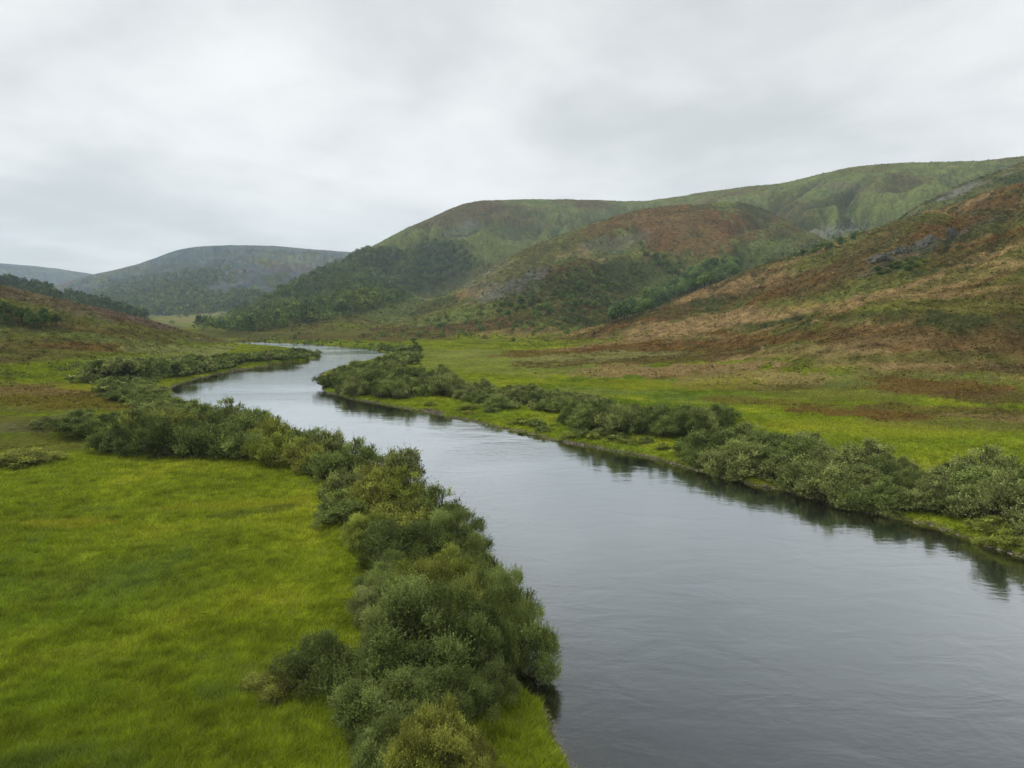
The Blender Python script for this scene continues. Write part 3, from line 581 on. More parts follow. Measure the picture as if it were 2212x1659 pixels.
def shrub_geo(seed, R, H, lobes, sprays, per, leaf, spray_len, up=0.6, flat=0.8):
    rng = np.random.default_rng(seed)
    # lobes: rounded masses of twigs over a low dome
    Cn = []; Rd = []
    for i in range(lobes):
        a = 2 * math.pi * (i * 0.618 + rng.random() * 0.2); q = math.sqrt((i + 0.4) / lobes)
        rr = R * 0.80 * q * (0.75 + 0.5 * rng.random())
        top = H * (0.95 - 0.45 * q ** 1.8) * (0.70 + 0.42 * rng.random())
        rad = R * (0.20 + 0.20 * rng.random())
        Cn.append((math.cos(a) * rr, math.sin(a) * rr, max(top - rad * flat, rad * 0.35))); Rd.append(rad)
        if top > H * 0.45 and rng.random() < 0.85:
            Cn.append((math.cos(a) * rr * 1.12, math.sin(a) * rr * 1.12, max(top * 0.42, rad * 0.3))); Rd.append(rad * 0.95)
    Cn = np.array(Cn); Rd = np.array(Rd); N = len(Rd)
    w = Rd ** 2; w /= w.sum()
    # every lobe carries puffs of leafy shoots with dark gaps between them
    npf = int(np.clip(sprays / 34, 50, 115)); pl = rng.choice(N, npf, p=w)
    pd = rng.normal(size=(npf, 3)); pd[:, 2] = np.abs(pd[:, 2]) * np.where(rng.random(npf) < 0.80, 1, -0.7); pd = norm(pd)
    pc = Cn[pl] + pd * (Rd[pl] * (0.62 + 0.62 * rng.random(npf)))[:, None] * np.array([1, 1, flat])
    pr = R * (0.08 + 0.10 * rng.random(npf)); pw = pr ** 2 / (pr ** 2).sum()
    pi_ = rng.choice(npf, sprays, p=pw); li = pl[pi_]
    d = norm(rng.normal(size=(sprays, 3)) + pd[pi_] * 0.8 + np.array([0, 0, 0.35]))
    P = pc[pi_] + d * (pr[pi_] * rng.random(sprays) ** 0.38)[:, None]
    inner = rng.random(sprays) < 0.12                 # thin inner foliage so the bush is not hollow
    P[inner] = Cn[li[inner]] + (P[inner] - Cn[li[inner]]) * rng.uniform(0.3, 0.9, inner.sum())[:, None]
    pv = 0.60 + 0.78 * rng.random(npf)
    # thin out what lies deep inside other lobes
    keep = np.ones(sprays, bool)
    for k in range(N):
        e = np.linalg.norm((P - Cn[k]) / (Rd[k] * np.array([1, 1, flat])), axis=1)
        keep &= ~((e < 0.5) & (rng.random(sprays) < 0.6))
    keep &= P[:, 2] > 0.02
    P, d, li, pi_ = P[keep], d[keep], li[keep], pi_[keep]; n = len(P)
    ax = norm(d * np.array([1, 1, 0.6]) + np.array([0, 0, up]) + rng.normal(size=(n, 3)) * 0.28)
    Ls = spray_len * (0.55 + 0.8 * rng.random(n))
    far = rng.random(n) < 0.10; Ls = np.where(far, Ls * 1.9, Ls)        # shoots that stand out of the mass
    t = (np.arange(per) + 0.5)[None, :] / per + rng.random((n, per)) * 0.1
    LP = P[:, None] + ax[:, None] * (Ls[:, None] * t)[..., None]
    ld = norm(ax[:, None] * 0.75 + rng.normal(size=(n, per, 3)) * 0.62)
    LP = LP.reshape(-1, 3); ld = ld.reshape(-1, 3); m = len(LP)
    ll = leaf * (0.7 + 0.6 * rng.random(m)); ww = ll * (0.22 + 0.1 * rng.random(m))
    V, Fc = leaf_quads(LP, ld, ll, ww, rng)
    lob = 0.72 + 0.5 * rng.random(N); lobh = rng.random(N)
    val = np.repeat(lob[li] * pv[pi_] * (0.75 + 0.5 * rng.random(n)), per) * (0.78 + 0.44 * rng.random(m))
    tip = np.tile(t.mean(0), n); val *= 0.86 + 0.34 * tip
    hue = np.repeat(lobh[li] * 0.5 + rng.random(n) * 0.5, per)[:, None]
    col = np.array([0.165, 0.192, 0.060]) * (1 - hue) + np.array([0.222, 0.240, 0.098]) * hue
    odd = rng.random(m) < 0.03; col[odd] = (0.24, 0.22, 0.06)
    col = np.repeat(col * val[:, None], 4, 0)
    # stems: from the root to every lobe with forks
    parts = []
    for k in range(N):
        c = Cn[k]; b0 = np.array([rng.normal() * R * 0.06, rng.normal() * R * 0.06, -0.15])
        mid = (b0 + c) / 2 + np.array([0, 0, -0.08 * H]) + rng.normal(size=3) * 0.05 * R
        parts.append(tube([b0, mid, c, c + np.array([0, 0, Rd[k] * 0.4])], [0.016 * R + .01, 0.012 * R + .008, 0.008 * R + .004, 0.003 * R]))
        for _ in range(5):
            e = c + norm(rng.normal(size=(1, 3)) * [1, 1, 0.5] + [[0, 0, 0.5]])[0] * Rd[k] * 0.9
            parts.append(tube([mid * 0.4 + c * 0.6, (c + e) / 2, e], [0.008 * R, 0.005 * R, 0.002 * R], 4))
    sv, sf = join(parts)
    return (V, Fc, col), (sv, sf)

SHRUBS = {}
def shrub_mesh(key, *a, **k):
    (V, Fc, col), (sv, sf) = shrub_geo(*a, **k)
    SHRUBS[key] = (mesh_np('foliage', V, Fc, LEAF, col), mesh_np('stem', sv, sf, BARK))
for i in range(4):   # near bushes: small leaves, unit radius 1 m of crown scaled when placed (built at radius 2.6 m, height 2.9 m)
    shrub_mesh(('near', i), 100 + i, 2.6, 3.0 + 0.25 * (i % 2), 17 + i, 12500, 10, 0.066, 0.34, up=0.75)
for i in range(5):
    shrub_mesh(('mid', i), 200 + i, 2.6, 2.9 + 0.3 * (i % 3), 14 + i, 2800, 8, 0.145, 0.46, up=0.7)
for i in range(4):
    shrub_mesh(('far', i), 300 + i, 2.6, 3.0, 11 + i, 700, 6, 0.42, 0.55, up=0.6)
for i in range(2):   # low bramble-like cover, spreading
    shrub_mesh(('low', i), 400 + i, 2.6, 1.5, 12, 5200, 9, 0.085, 0.36, up=0.9, flat=0.5)

TINT = {'grey-green': (1.0, 1.0, 0.95), 'olive': (1.12, 1.06, 0.62), 'dark green': (0.62, 0.70, 0.56), 'bright green': (1.15, 1.18, 0.6), 'mid-green': (0.86, 0.95, 0.76)}
PROTO = {}
def place_shrub(x, y, z, R, H, kind, tint, name, label, cat, group, rz=None, rng=random):
    """first use of a mesh builds the bush, later ones copy it and its parts"""
    fam = [k for k in SHRUBS if k[0] == kind]; key = fam[rng.randrange(len(fam))]
    if key not in PROTO:
        root = bpy.data.objects.new(name, None); COL.objects.link(root); root.empty_display_size = 0.3
        f = bpy.data.objects.new('foliage', SHRUBS[key][0]); s = bpy.data.objects.new('stem', SHRUBS[key][1])
        for c in (f, s): COL.objects.link(c); c.parent = root
        PROTO[key] = root
    else:
        src = PROTO[key]; root = src.copy(); root.name = name; COL.objects.link(root)
        for ch in src.children:
            c = ch.copy(); COL.objects.link(c); c.parent = root
            if c.name.startswith('foliage'): f = c
    base_h = 1.5 if kind == 'low' else 3.0
    root.location = (x, y, z - 0.06); root.rotation_euler = (0, 0, rng.uniform(0, 6.28) if rz is None else rz)
    root.scale = (R / 2.6, R / 2.6 * rng.uniform(0.88, 1.12), H / base_h)
    t = TINT[tint]; v = rng.uniform(0.85, 1.10); f.color = (t[0] * v, t[1] * v, t[2] * v, 1)
    tag(root, label, cat, group)
    return root

def size_word(R): return 'large' if R > 3.0 else ('mid-sized' if R > 1.9 else ('small' if R > 1.2 else 'tiny'))
ORD = ['first', 'second', 'third', 'fourth', 'fifth', 'sixth', 'seventh', 'eighth', 'ninth', 'tenth', 'eleventh', 'twelfth', 'thirteenth', 'fourteenth', 'fifteenth', 'sixteenth',
       'seventeenth', 'eighteenth', 'nineteenth', 'twentieth']
# near bushes on the left bank, each surveyed: base u, v, radius, height, tint, mesh kind, own label
NEAR_LEFT = [
 (935, 1470, 2.7, 3.9, 'dark green', 'near', 'biggest dark willow bush at the near end of the left bank'),
 (1100, 1452, 2.0, 3.6, 'mid-green', 'near', 'willow bush leaning over the water beside the biggest dark bush'),
 (1020, 1475, 1.9, 3.3, 'dark green', 'near', 'dark bush between the biggest one and the leaning one'),
 (860, 1440, 1.8, 2.9, 'grey-green', 'near', 'grey-green bush behind the biggest one, on its meadow side'),
 (960, 1400, 2.3, 3.6, 'olive', 'near', 'broad olive bush just behind the biggest dark bush'),
 (1060, 1385, 2.0, 3.5, 'mid-green', 'near', 'tall bush with bare twigs poking over the river'),
 (880, 1375, 1.9, 2.7, 'mid-green', 'near', 'green bush left of the broad olive one'),
 (820, 1345, 1.5, 1.9, 'grey-green', 'near', 'low grey-green bush at the meadow edge before the broad olive one'),
 (940, 1325, 2.1, 2.9, 'bright green', 'near', 'yellow-green bush in the middle of the near left hedge'),
 (1030, 1300, 1.9, 3.0, 'mid-green', 'near', 'green bush between the yellow-green one and the river'),
 (870, 1290, 1.7, 2.2, 'mid-green', 'near', 'small green bush left of the yellow-green one'),
 (845, 1500, 1.3, 1.6, 'dark green', 'near', 'dark bush spreading into the meadow from the biggest one'),
 (850, 1570, 1.8, 2.0, 'mid-green', 'near', 'leafy bush at the foot of the biggest bush'),
 (950, 1560, 1.6, 2.1, 'dark green', 'near', 'dark bush at the foot of the biggest bush'),
 (1045, 1530, 1.4, 1.7, 'mid-green', 'near', 'rounded bush low on the grass bank by the water corner'),
 (935, 1700, 1.6, 2.5, 'olive', 'near', 'olive bush cut by the bottom edge of the picture'),
 (1010, 1715, 1.2, 1.8, 'olive', 'near', 'small olive bush right of the bottom bush'),
 (850, 1650, 1.3, 1.6, 'mid-green', 'near', 'small green bush left of the bottom bush'),
 (900, 1625, 1.1, 1.5, 'mid-green', 'near', 'small green bush just above the bottom bush'),
 (700, 1470, 1.9, 1.3, 'dark green', 'low', 'sprawling low bramble reaching out into the near meadow'),
 (610, 1490, 1.3, 0.6, 'olive', 'low', 'lowest bramble tip lying furthest out in the meadow'),
 (880, 1235, 2.5, 3.0, 'dark green', 'near', 'dark round bush with a shaded hollow at mid left bank'),
 (985, 1215, 2.3, 3.1, 'mid-green', 'near', 'upright bush on the water side of the dark round one'),
 (800, 1180, 1.9, 2.0, 'bright green', 'near', 'bright bush jutting toward the meadow at mid left bank'),
 (880, 1160, 2.3, 2.6, 'olive', 'mid', None), (950, 1150, 2.0, 2.7, 'mid-green', 'mid', None),
 (735, 1125, 1.9, 1.8, 'mid-green', 'mid', None), (800, 1115, 2.1, 2.3, 'olive', 'mid', None), (880, 1100, 2.2, 2.6, 'bright green', 'mid', None),
 (740, 1075, 1.9, 2.2, 'grey-green', 'mid', None), (820, 1065, 2.3, 2.5, 'olive', 'mid', None), (860, 1050, 2.1, 3.3, 'grey-green', 'mid', 'tall feathery grey-green bush standing above the river edge'),
 (700, 1030, 2.1, 2.2, 'mid-green', 'mid', None), (770, 1025, 2.3, 2.7, 'mid-green', 'mid', None), (650, 1010, 2.3, 2.3, 'olive', 'mid', None), (720, 995, 2.2, 3.0, 'grey-green', 'mid', None),
 (590, 1000, 2.5, 2.9, 'bright green', 'mid', None), (650, 975, 2.4, 2.7, 'mid-green', 'mid', None), (530, 990, 2.4, 2.7, 'mid-green', 'mid', None), (590, 965, 2.6, 2.8, 'olive', 'mid', None),
 (470, 985, 2.6, 3.3, 'dark green', 'mid', None), (520, 958, 2.6, 3.0, 'mid-green', 'mid', None), (410, 985, 2.8, 3.8, 'dark green', 'mid', None), (350, 983, 2.7, 3.8, 'dark green', 'mid', None),
 (290, 978, 2.6, 3.6, 'dark green', 'mid', None), (240, 975, 2.0, 2.7, 'dark green', 'mid', None), (440, 950, 2.8, 3.2, 'mid-green', 'mid', None), (370, 950, 2.8, 3.4, 'olive', 'mid', None),
 (300, 945, 2.7, 3.0, 'olive', 'mid', None), (560, 935, 2.5, 3.0, 'mid-green', 'mid', None), (490, 930, 2.6, 3.2, 'grey-green', 'mid', None), (420, 920, 2.5, 2.6, 'mid-green', 'mid', None),
 (350, 915, 2.4, 2.4, 'grey-green', 'mid', None), (200, 945, 2.2, 1.9, 'dark green', 'mid', None), (150, 930, 2.2, 1.7, 'dark green', 'mid', None), (110, 918, 1.8, 1.2, 'grey-green', 'mid', None), (170, 912, 2.0, 1.5, 'mid-green', 'mid', None), (250, 915, 2.0, 1.6, 'dark green', 'mid', None), (60, 1000, 2.6, 1.2, 'olive', 'mid', None), (10, 1005, 2.6, 1.3, 'olive', 'mid', None),
]
rs = random.Random(5)
USED = set()
def unique(lbl):
    if lbl in USED: raise RuntimeError('label twice: ' + lbl)
    USED.add(lbl); return lbl
def ground_at(u, v, z=1.0):
    x, y = on_plane(u, v, z)
    for _ in range(3):
        zz = float(look(np.array([float(x)]), np.array([float(y)]), 'z')[0][0]); x, y = on_plane(u, v, zz)
    return float(x), float(y), zz
spots = []
for q in NEAR_LEFT:
    u, v, R, H, tint, kind, lbl = q
    x, y, z = ground_at(u, v); spots.append((x, y, R))
    if lbl is None:
        side = 'meadow side' if True else ''
        lbl = '%s %s bush' % (size_word(R), tint)
    q_ = (x, y, z, R, H, kind, tint, lbl, q[6] is None, u, v)
    spots[-1] = q_
def sect_label(desc, items, order, frm, where):
    """ordinals inside a short stretch of bank"""
    return
# name the unlabelled ones by stretch and order
ALL = []
def flush(items, group, name='willow_bush', cat='bush'):
    for it in items: it.update(group=group, name=name, cat=cat); ALL.append(it)
def plant_all(limit=296):
    """the largest-looking bushes become objects of their own, the rest one mass"""
    wb = [i for i in ALL if i['name'] == 'willow_bush']
    wb.sort(key=lambda i: -i['R'] * i['H'] / (i['x'] ** 2 + i['y'] ** 2 + CAM_H ** 2))
    rest = wb[limit:]; keep = wb[:limit] + [i for i in ALL if i['name'] != 'willow_bush']
    st = {}
    for it in keep:
        if it['label'] is None: st.setdefault((it['stretch'], it['tint'], it['cat']), []).append(it)
    for (s_, t, cat), L in st.items():
        L.sort(key=lambda i: i['key'])
        for k, it in enumerate(L):
            it['label'] = '%s%s %s %s%s' % ('' if len(L) == 1 else ORD[k] + ' ', t, cat, '' if len(L) == 1 else it['frm'] + ' ', s_)
    for it in keep:
        place_shrub(it['x'], it['y'], it['z'], it['R'], it['H'], it['kind'], it['tint'], it['name'], unique(it['label']), it['cat'], it['group'], rng=rs)
    geo = [shrub_geo(700 + k, 2.6, 3.0, 10, 420, 5, 0.45, 0.5)[0] for k in range(4)]; VV = []; CC = []
    for n, it in enumerate(rest):
        V, Fc, col = geo[n % 4]; a = rs.uniform(0, 6.28); ca, sa = math.cos(a), math.sin(a); q = it['R'] / 2.6
        VV.append(np.stack([(V[:, 0] * ca - V[:, 1] * sa) * q + it['x'], (V[:, 0] * sa + V[:, 1] * ca) * q + it['y'], V[:, 2] * it['H'] / 3.0 + it['z'] - 0.05], 1)); CC.append(col * np.array(TINT[it['tint']]) * rs.uniform(0.85, 1.15))
    if VV:
        V = np.vstack(VV); link('bushes', mesh_np('bushes', V, np.arange(len(V)).reshape(-1, 4), SPRIG, np.vstack(CC)), label='small distant bushes filling out the river hedges', cat='bushes', kind='stuff')
items = []
for (x, y, z, R, H, kind, tint, lbl, auto, u, v) in spots:
    if v > 1300: s = 'at the feet of the big near bushes'
    elif v > 1090: s = 'in the hedge beside the near meadow'
    elif v > 1005: s = 'where the hedge meets the meadow corner'
    elif u > 500: s = 'on the left bank behind the meadow corner'
    elif u > 270: s = 'in the dark thicket behind the meadow'
    elif u < 90: s = 'on rough ground left of the meadow'
    else: s = 'in the low scrub left of the dark thicket'
    items.append(dict(x=x, y=y, z=z, R=R, H=H, kind=kind, tint=tint, label=None if auto else lbl, stretch=s, frm='from the left', key=u))
flush(items, 'willow bushes along the near left bank')

def scatter(poly, n, mind, seed):
    """spaced random survey points inside a polygon"""
    rng = random.Random(seed); p = np.array(poly, float); out = []
    lo, hi = p.min(0), p.max(0); k = 0
    while len(out) < n and k < n * 80:
        k += 1
        u = rng.uniform(lo[0], hi[0]); v = rng.uniform(lo[1], hi[1])
        if not in_poly(np.array([u]), np.array([v]), poly)[0]: continue
        if any(((u - a) / mind[0]) ** 2 + ((v - b) / mind[1]) ** 2 < 1 for a, b in out): continue
        out.append((u, v))
    return out

TN = list(TINT)
def row(poly, n, mind, seed, R, H, kind, stretches, group, name='willow_bush', cat='bush', tints=(0, 1, 2, 4, 4), wet=1.0, shrink=False):
    """stretches: list of (limit u, text, from-text)"""
    rng = random.Random(seed + 1); it = []
    P = np.array(scatter(poly, n, mind, seed)); X, Y = on_plane(P[:, 0], P[:, 1], 1.0)
    for _ in range(3): Z = look(X, Y, 'z')[0]; X, Y = on_plane(P[:, 0], P[:, 1], Z)
    S = look(X, Y, 'sd')[0]
    for (u, v), x, y, z, sd_ in zip(P, X, Y, Z, S):
        if sd_ < wet: continue
        hs = float(np.interp(v, [745, 805], [0.55, 1.0])) if shrink else 1.0
        q = rng.random() ** 1.3; r_ = R[0] * 0.7 + (R[1] * 1.08 - R[0] * 0.7) * q; h_ = (H[0] * 0.7 + (H[1] * 1.1 - H[0] * 0.7) * (0.6 * q + 0.4 * rng.random())) * hs
        s, f = next((b, c) for a, b, c in stretches if u <= a)
        it.append(dict(x=x, y=y, z=z, R=r_, H=h_, kind=kind, tint=TN[tints[rng.randrange(len(tints))]], label=None, stretch=s, frm=f, key=u))
    flush(it, group, name, cat); return len(it)
cnt = []
FL = 'from the left'
# left bank beyond the thicket, up to the bend and out to the spit
cnt.append(row([(330, 905), (300, 880), (260, 860), (220, 835), (160, 818), (240, 808), (330, 806), (372, 812), (360, 826), (348, 846), (356, 866), (430, 898)], 100, (15, 4.5), 21, (1.8, 2.5), (1.0, 1.8), 'mid',
    [(220, 'in the fringe of the left river scrub', FL), (290, 'in the scrub inside the left river bend', FL), (340, 'close behind the water of the left bend', FL), (999, 'at the water edge of the left bend', FL)], 'willow bushes round the left river bend', tints=(0, 2, 2, 4, 4), wet=3.2))
cnt.append(row([(130, 815), (260, 800), (350, 793), (450, 787), (560, 776), (640, 767), (690, 765), (680, 773), (600, 783), (500, 795), (420, 808), (380, 814), (300, 812)], 150, (9, 2.8), 22, (2.0, 2.9), (2.1, 3.1), 'far',
    [(260, 'at the field end of the spit row', FL), (360, 'in the hedge below the pale green field', FL), (450, 'over the strip of grass on the left bend', FL), (520, 'early in the spit row', FL), (580, 'mid-way along the spit row', FL), (640, 'near the end of the spit row', FL), (999, 'at the pointed tip of the left spit', FL)], 'willow bushes on the left spit', tints=(0, 2, 4, 4), shrink=True))
# far bank behind the bend
cnt.append(row([(560, 738), (640, 741), (740, 747), (830, 752), (905, 757), (830, 762), (770, 750), (700, 744), (620, 740)], 60, (8, 2.2), 23, (1.7, 2.5), (1.1, 1.8), 'far',
    [(640, 'on the far bank where the river vanishes', FL), (740, 'on the far bank under the wooded hill', FL), (999, 'on the far bank behind the right meadow', FL)], 'bushes on the far bank', tints=(2, 4), wet=1.0))
# right bank promontory
cnt.append(row([(836, 781), (870, 768), (905, 763), (912, 780), (885, 792), (858, 804), (900, 820), (960, 828), (990, 838), (960, 856), (850, 862), (780, 860), (720, 846), (700, 834), (712, 821), (760, 807), (800, 798)], 80, (17, 6), 24, (1.9, 2.8), (2.2, 3.4), 'mid',
    [(740, 'at the rounded tip of the right promontory', FL), (800, 'on the outer curve of the right promontory', FL), (850, 'in the thick of the right promontory', FL), (900, 'on the meadow side of the right promontory', FL), (999, 'where the promontory thicket thins out', FL)], 'willow bushes on the right promontory', tints=(0, 0, 2, 4, 4), wet=0.5, shrink=True))
cnt.append(row([(980, 855), (990, 838), (1080, 848), (1200, 862), (1300, 874), (1300, 890), (1180, 892), (1060, 882)], 34, (20, 7), 25, (1.6, 2.4), (1.4, 2.2), 'mid',
    [(1090, 'starting the long right bank row', FL), (1200, 'mid-way along the long right bank row', FL), (9999, 'ending the long right bank row', FL)], 'willow bushes in the long right bank row', tints=(0, 0, 2, 4)))
cnt.append(row([(1215, 905), (1260, 895), (1400, 905), (1480, 920), (1560, 915), (1560, 935), (1450, 945), (1330, 935), (1240, 925)], 32, (22, 7), 26, (1.8, 2.5), (2.1, 3.0), 'mid',
    [(1320, 'in the left half of the right bank clump', FL), (1430, 'inside the right bank clump', FL), (9999, 'in the right half of the right bank clump', FL)], 'willow bushes in the middle right bank clump', tints=(0, 2, 2, 4)))
cnt.append(row([(1490, 985), (1500, 945), (1600, 950), (1760, 985), (1900, 1015), (2080, 1040), (2212, 1055), (2290, 1070), (2290, 1125), (2230, 1120), (2080, 1110), (1900, 1104), (1750, 1068), (1600, 1034), (1500, 1004)], 76, (31, 12), 27, (1.9, 2.7), (1.6, 2.5), 'mid',
    [(1640, 'starting the tall right bank thicket', FL), (1780, 'just inside the tall right bank thicket', FL), (1930, 'mid-way along the tall right bank thicket', FL), (2080, 'late in the tall right bank thicket', FL), (2230, 'ending the tall right bank thicket', FL), (9999, 'past the tall right bank thicket', FL)],
    'willow bushes in the tall right bank thicket', tints=(0, 0, 2, 4), wet=0.3))
er = random.Random(77); it = []
for k in range(17):
    u = 1500 + k * 27 + er.uniform(-8, 8); v = float(np.interp(u, [1480, 1580, 1700, 1830, 1950], [1002, 1030, 1056, 1092, 1118])) + er.uniform(-3, 3)
    x, y, z = ground_at(u, v); it.append(dict(x=x, y=y, z=z, R=er.uniform(1.3, 2.1), H=er.uniform(1.3, 2.2), kind='mid', tint=('mid-green', 'dark green', 'grey-green')[k % 3], label=None, stretch='overhanging the water below the tall thicket', frm='from the left', key=u))
flush(it, 'willow bushes overhanging the right waterline')
for (u, v, R, H, t, lbl) in [(2160, 1130, 2.5, 3.1, 'grey-green', 'roundest grey-green bush standing in front at the right edge'), (1340, 950, 1.2, 0.9, 'mid-green', 'small solitary bush on the green ledge of the right bank'), (1255, 942, 1.5, 1.1, 'mid-green', 'flat low bush overhanging the right water edge'),
        (1130, 915, 1.1, .8, 'bright green', 'tiny bright bush on the grassy right shore'), (1715, 1075, 1.3, .9, 'bright green', 'tiny bright bush at the foot of the tall right thicket'), (1560, 905, 1.9, 2.0, 'dark green', 'darkest pointed bush behind the middle right bank clump'),
        (1470, 912, 1.7, 2.3, 'dark green', 'dark bush left of the darkest pointed one'), (1390, 900, 1.6, 0.9, 'olive', 'low olive bush on the meadow side of the clump'), (900, 765, 2.6, 3.4, 'dark green', 'dark bush closing the far end of the right meadow hedge'), (2205, 1150, 1.5, 1.2, 'bright green', 'bright low bush under the roundest one')]:
    x, y, z = ground_at(u, v); flush([dict(x=x, y=y, z=z, R=R, H=H, kind='mid', tint=t, label=lbl, stretch='', frm='', key=u)], 'single bushes along the right bank')
cnt.append(row([(860, 880), (960, 868), (1100, 895), (1250, 925), (1450, 960), (1490, 990), (1600, 1028), (1750, 1064), (1950, 1105), (2100, 1130), (2290, 1165), (2290, 1215), (2212, 1195), (2080, 1152), (1950, 1116), (1700, 1054), (1480, 1000), (1300, 964), (1100, 921)], 46, (30, 6), 28, (0.9, 1.5), (0.5, 1.0), 'mid',
    [(1100, 'on the grassy ledge under the promontory', FL), (1300, 'on the grassy ledge under the long row', FL), (1500, 'on the ledge below the right bank clump', FL), (1800, 'at the feet of the tall right thicket', FL), (9999, 'on the shore at the right edge', FL)], 'low plants on the right shore', name='low_shrub', cat='low bush', tints=(3, 3, 4, 1), wet=0.3))
plant_all()

# ------------------------------------------------------------------ trees on the slopes
def tree_geo(seed, R, H, n, leaf, conif=False):
    rng = np.random.default_rng(seed)
    if conif:
        t = rng.random(n) ** 0.8; z = H * (0.12 + 0.88 * t); rad = R * (1 - t) ** 0.8 + 0.15
        a = rng.random(n) * 6.283; q = np.sqrt(rng.random(n)) * (1 + 0.15 * np.sin(a * 5 + z * 2))
        P = np.stack([np.cos(a) * rad * q, np.sin(a) * rad * q, z], 1)
        D = norm(np.stack([np.cos(a), np.sin(a), -0.25 + 0 * a], 1) + rng.normal(size=(n, 3)) * 0.4); lob = np.zeros(n, int); N = 1
    else:
        N = 9; Cn = []; Rd = []
        for i in range(N):
            a = i * 2.4 + rng.random(); q = math.sqrt(i / N) * 0.62 * R; rd = R * (0.34 + 0.16 * rng.random())
            Cn.append((math.cos(a) * q, math.sin(a) * q, H * (0.72 - 0.28 * (i / N)) * (0.85 + 0.3 * rng.random()))); Rd.append(rd)
        Cn = np.array(Cn); Rd = np.array(Rd); lob = rng.integers(0, N, n)
        d = norm(rng.normal(size=(n, 3)) + [0, 0, 0.3]); P = Cn[lob] + d * (Rd[lob] * rng.random(n) ** 0.3)[:, None] * [1, 1, 0.95]
        P[:, 2] = np.clip(P[:, 2], 0.15 * H, None)
        D = norm(d + rng.normal(size=(n, 3)) * 0.8)
    ll = leaf * (0.7 + 0.6 * rng.random(n))
    V, Fc = leaf_quads(P, D, ll, ll * 0.45, rng)
    v = (0.75 + 0.5 * rng.random(n)) * (0.8 + 0.4 * rng.random(N))[lob]
    base = np.array([0.062, 0.100, 0.045]) if conif else np.array([0.115, 0.165, 0.052])
    col = np.repeat(base * v[:, None], 4, 0)
    return V, Fc, col
TREES = {}
for i in range(4):
    V, Fc, col = tree_geo(500 + i, 3.2, 8, 620, 0.75)
    parts = [tube([(0, 0, -0.8), (0.1, 0, 1.6), (0.15, 0.1, 3.6), (0, 0, 6)], [0.3, 0.24, 0.17, 0.06], 6)]
    for k in range(5):
        a = k * 1.3 + i; parts.append(tube([(0.1, 0, 2.0 + 0.4 * k), (math.cos(a), math.sin(a), 3.2 + 0.4 * k), (1.9 * math.cos(a), 1.9 * math.sin(a), 4.4 + 0.35 * k)], [0.12, 0.08, 0.03], 4))
    TREES[('birch', i)] = (mesh_np('crown', V, Fc, LEAF, col), mesh_np('trunk', *join(parts), BARK))
TPROTO = {}
def place_tree(x, y, z, s, hs, tint, name, label, cat, group, rng):
    key = ('birch', rng.randrange(4))
    if key not in TPROTO:
        root = bpy.data.objects.new(name, None); COL.objects.link(root)
        f = bpy.data.objects.new('crown', TREES[key][0]); t = bpy.data.objects.new('trunk', TREES[key][1])
        for c in (f, t): COL.objects.link(c); c.parent = root
        TPROTO[key] = root
    else:
        src = TPROTO[key]; root = src.copy(); root.name = name; COL.objects.link(root)
        for ch in src.children:
            c = ch.copy(); COL.objects.link(c); c.parent = root
            if c.name.startswith('crown'): f = c
    root.location = (x, y, z - 0.2); root.rotation_euler = (0, 0, rng.uniform(0, 6.28)); root.scale = (s, s, hs)
    v = rng.uniform(0.85, 1.15); f.color = (tint[0] * v, tint[1] * v, tint[2] * v, 1)
    tag(root, label, cat, group)
def trees(poly, n, mind, seed, S, stretches, group, tints=(('dark green', (0.7, 0.8, 0.8)), ('mid-green', (1, 1, 1)), ('light green', (1.25, 1.25, 1.0))), noun='tree', name='birch_tree', squash=1.0):
    rng = random.Random(seed); pts = scatter(poly, n, mind, seed); st = {}
    X, Y, Z = cast([p[0] for p in pts], [p[1] for p in pts])
    for (u, v), x, y, z in zip(pts, X, Y, Z):
        if not np.isfinite(x): continue
        s, f = next((b, c) for a, b, c in stretches if u <= a); t = tints[rng.randrange(len(tints))]
        st.setdefault((s, t[0]), []).append((u, x, y, z, t, f))
    k = 0
    for (s, tn), L in st.items():
        L.sort()
        for i, (u, x, y, z, t, f) in enumerate(L):
            lbl = ('%s%s %s %s%s' % ('' if len(L) == 1 else ORD[i] + ' ', tn, noun, '' if len(L) == 1 else f + ' ', s))
            sc = rng.uniform(*S); place_tree(x, y, z, sc, sc * rng.uniform(0.85, 1.1) * squash, t[1], name, unique(lbl), noun, group, rng); k += 1
    return k
cnt = []
cnt.append(trees([(1325, 694), (1400, 655), (1470, 618), (1490, 600), (1560, 572), (1600, 575), (1590, 598), (1540, 618), (1450, 652), (1400, 678), (1320, 704)], 120, (8, 5), 31, (0.8, 1.5),
    [(1400, 'at the foot of the wooded ravine', FL), (1470, 'low in the wooded ravine', FL), (1540, 'high in the wooded ravine', FL), (9999, 'at the top of the wooded ravine', FL)], 'trees in the ravine', tints=(('dark green', (0.8, 0.92, 0.88)), ('mid-green', (1.2, 1.25, 1.1)), ('light green', (1.6, 1.6, 1.3)))))
cnt.append(trees([(1690, 556), (1760, 536), (1840, 508), (1850, 518), (1780, 545), (1700, 566)], 26, (9, 4), 32, (0.3, 0.5), [(1760, 'in the copse behind the brown shoulder', FL), (9999, 'in the upper copse under the green hill', FL)], 'trees behind the right shoulder'))
cnt.append(trees([(1380, 525), (1400, 545), (1455, 572), (1490, 590), (1475, 602), (1430, 580), (1390, 556)], 18, (10, 6), 33, (0.6, 0.85), [(1430, 'at the top of the gully', FL), (9999, 'at the foot of the gully', FL)], 'trees in the gully'))
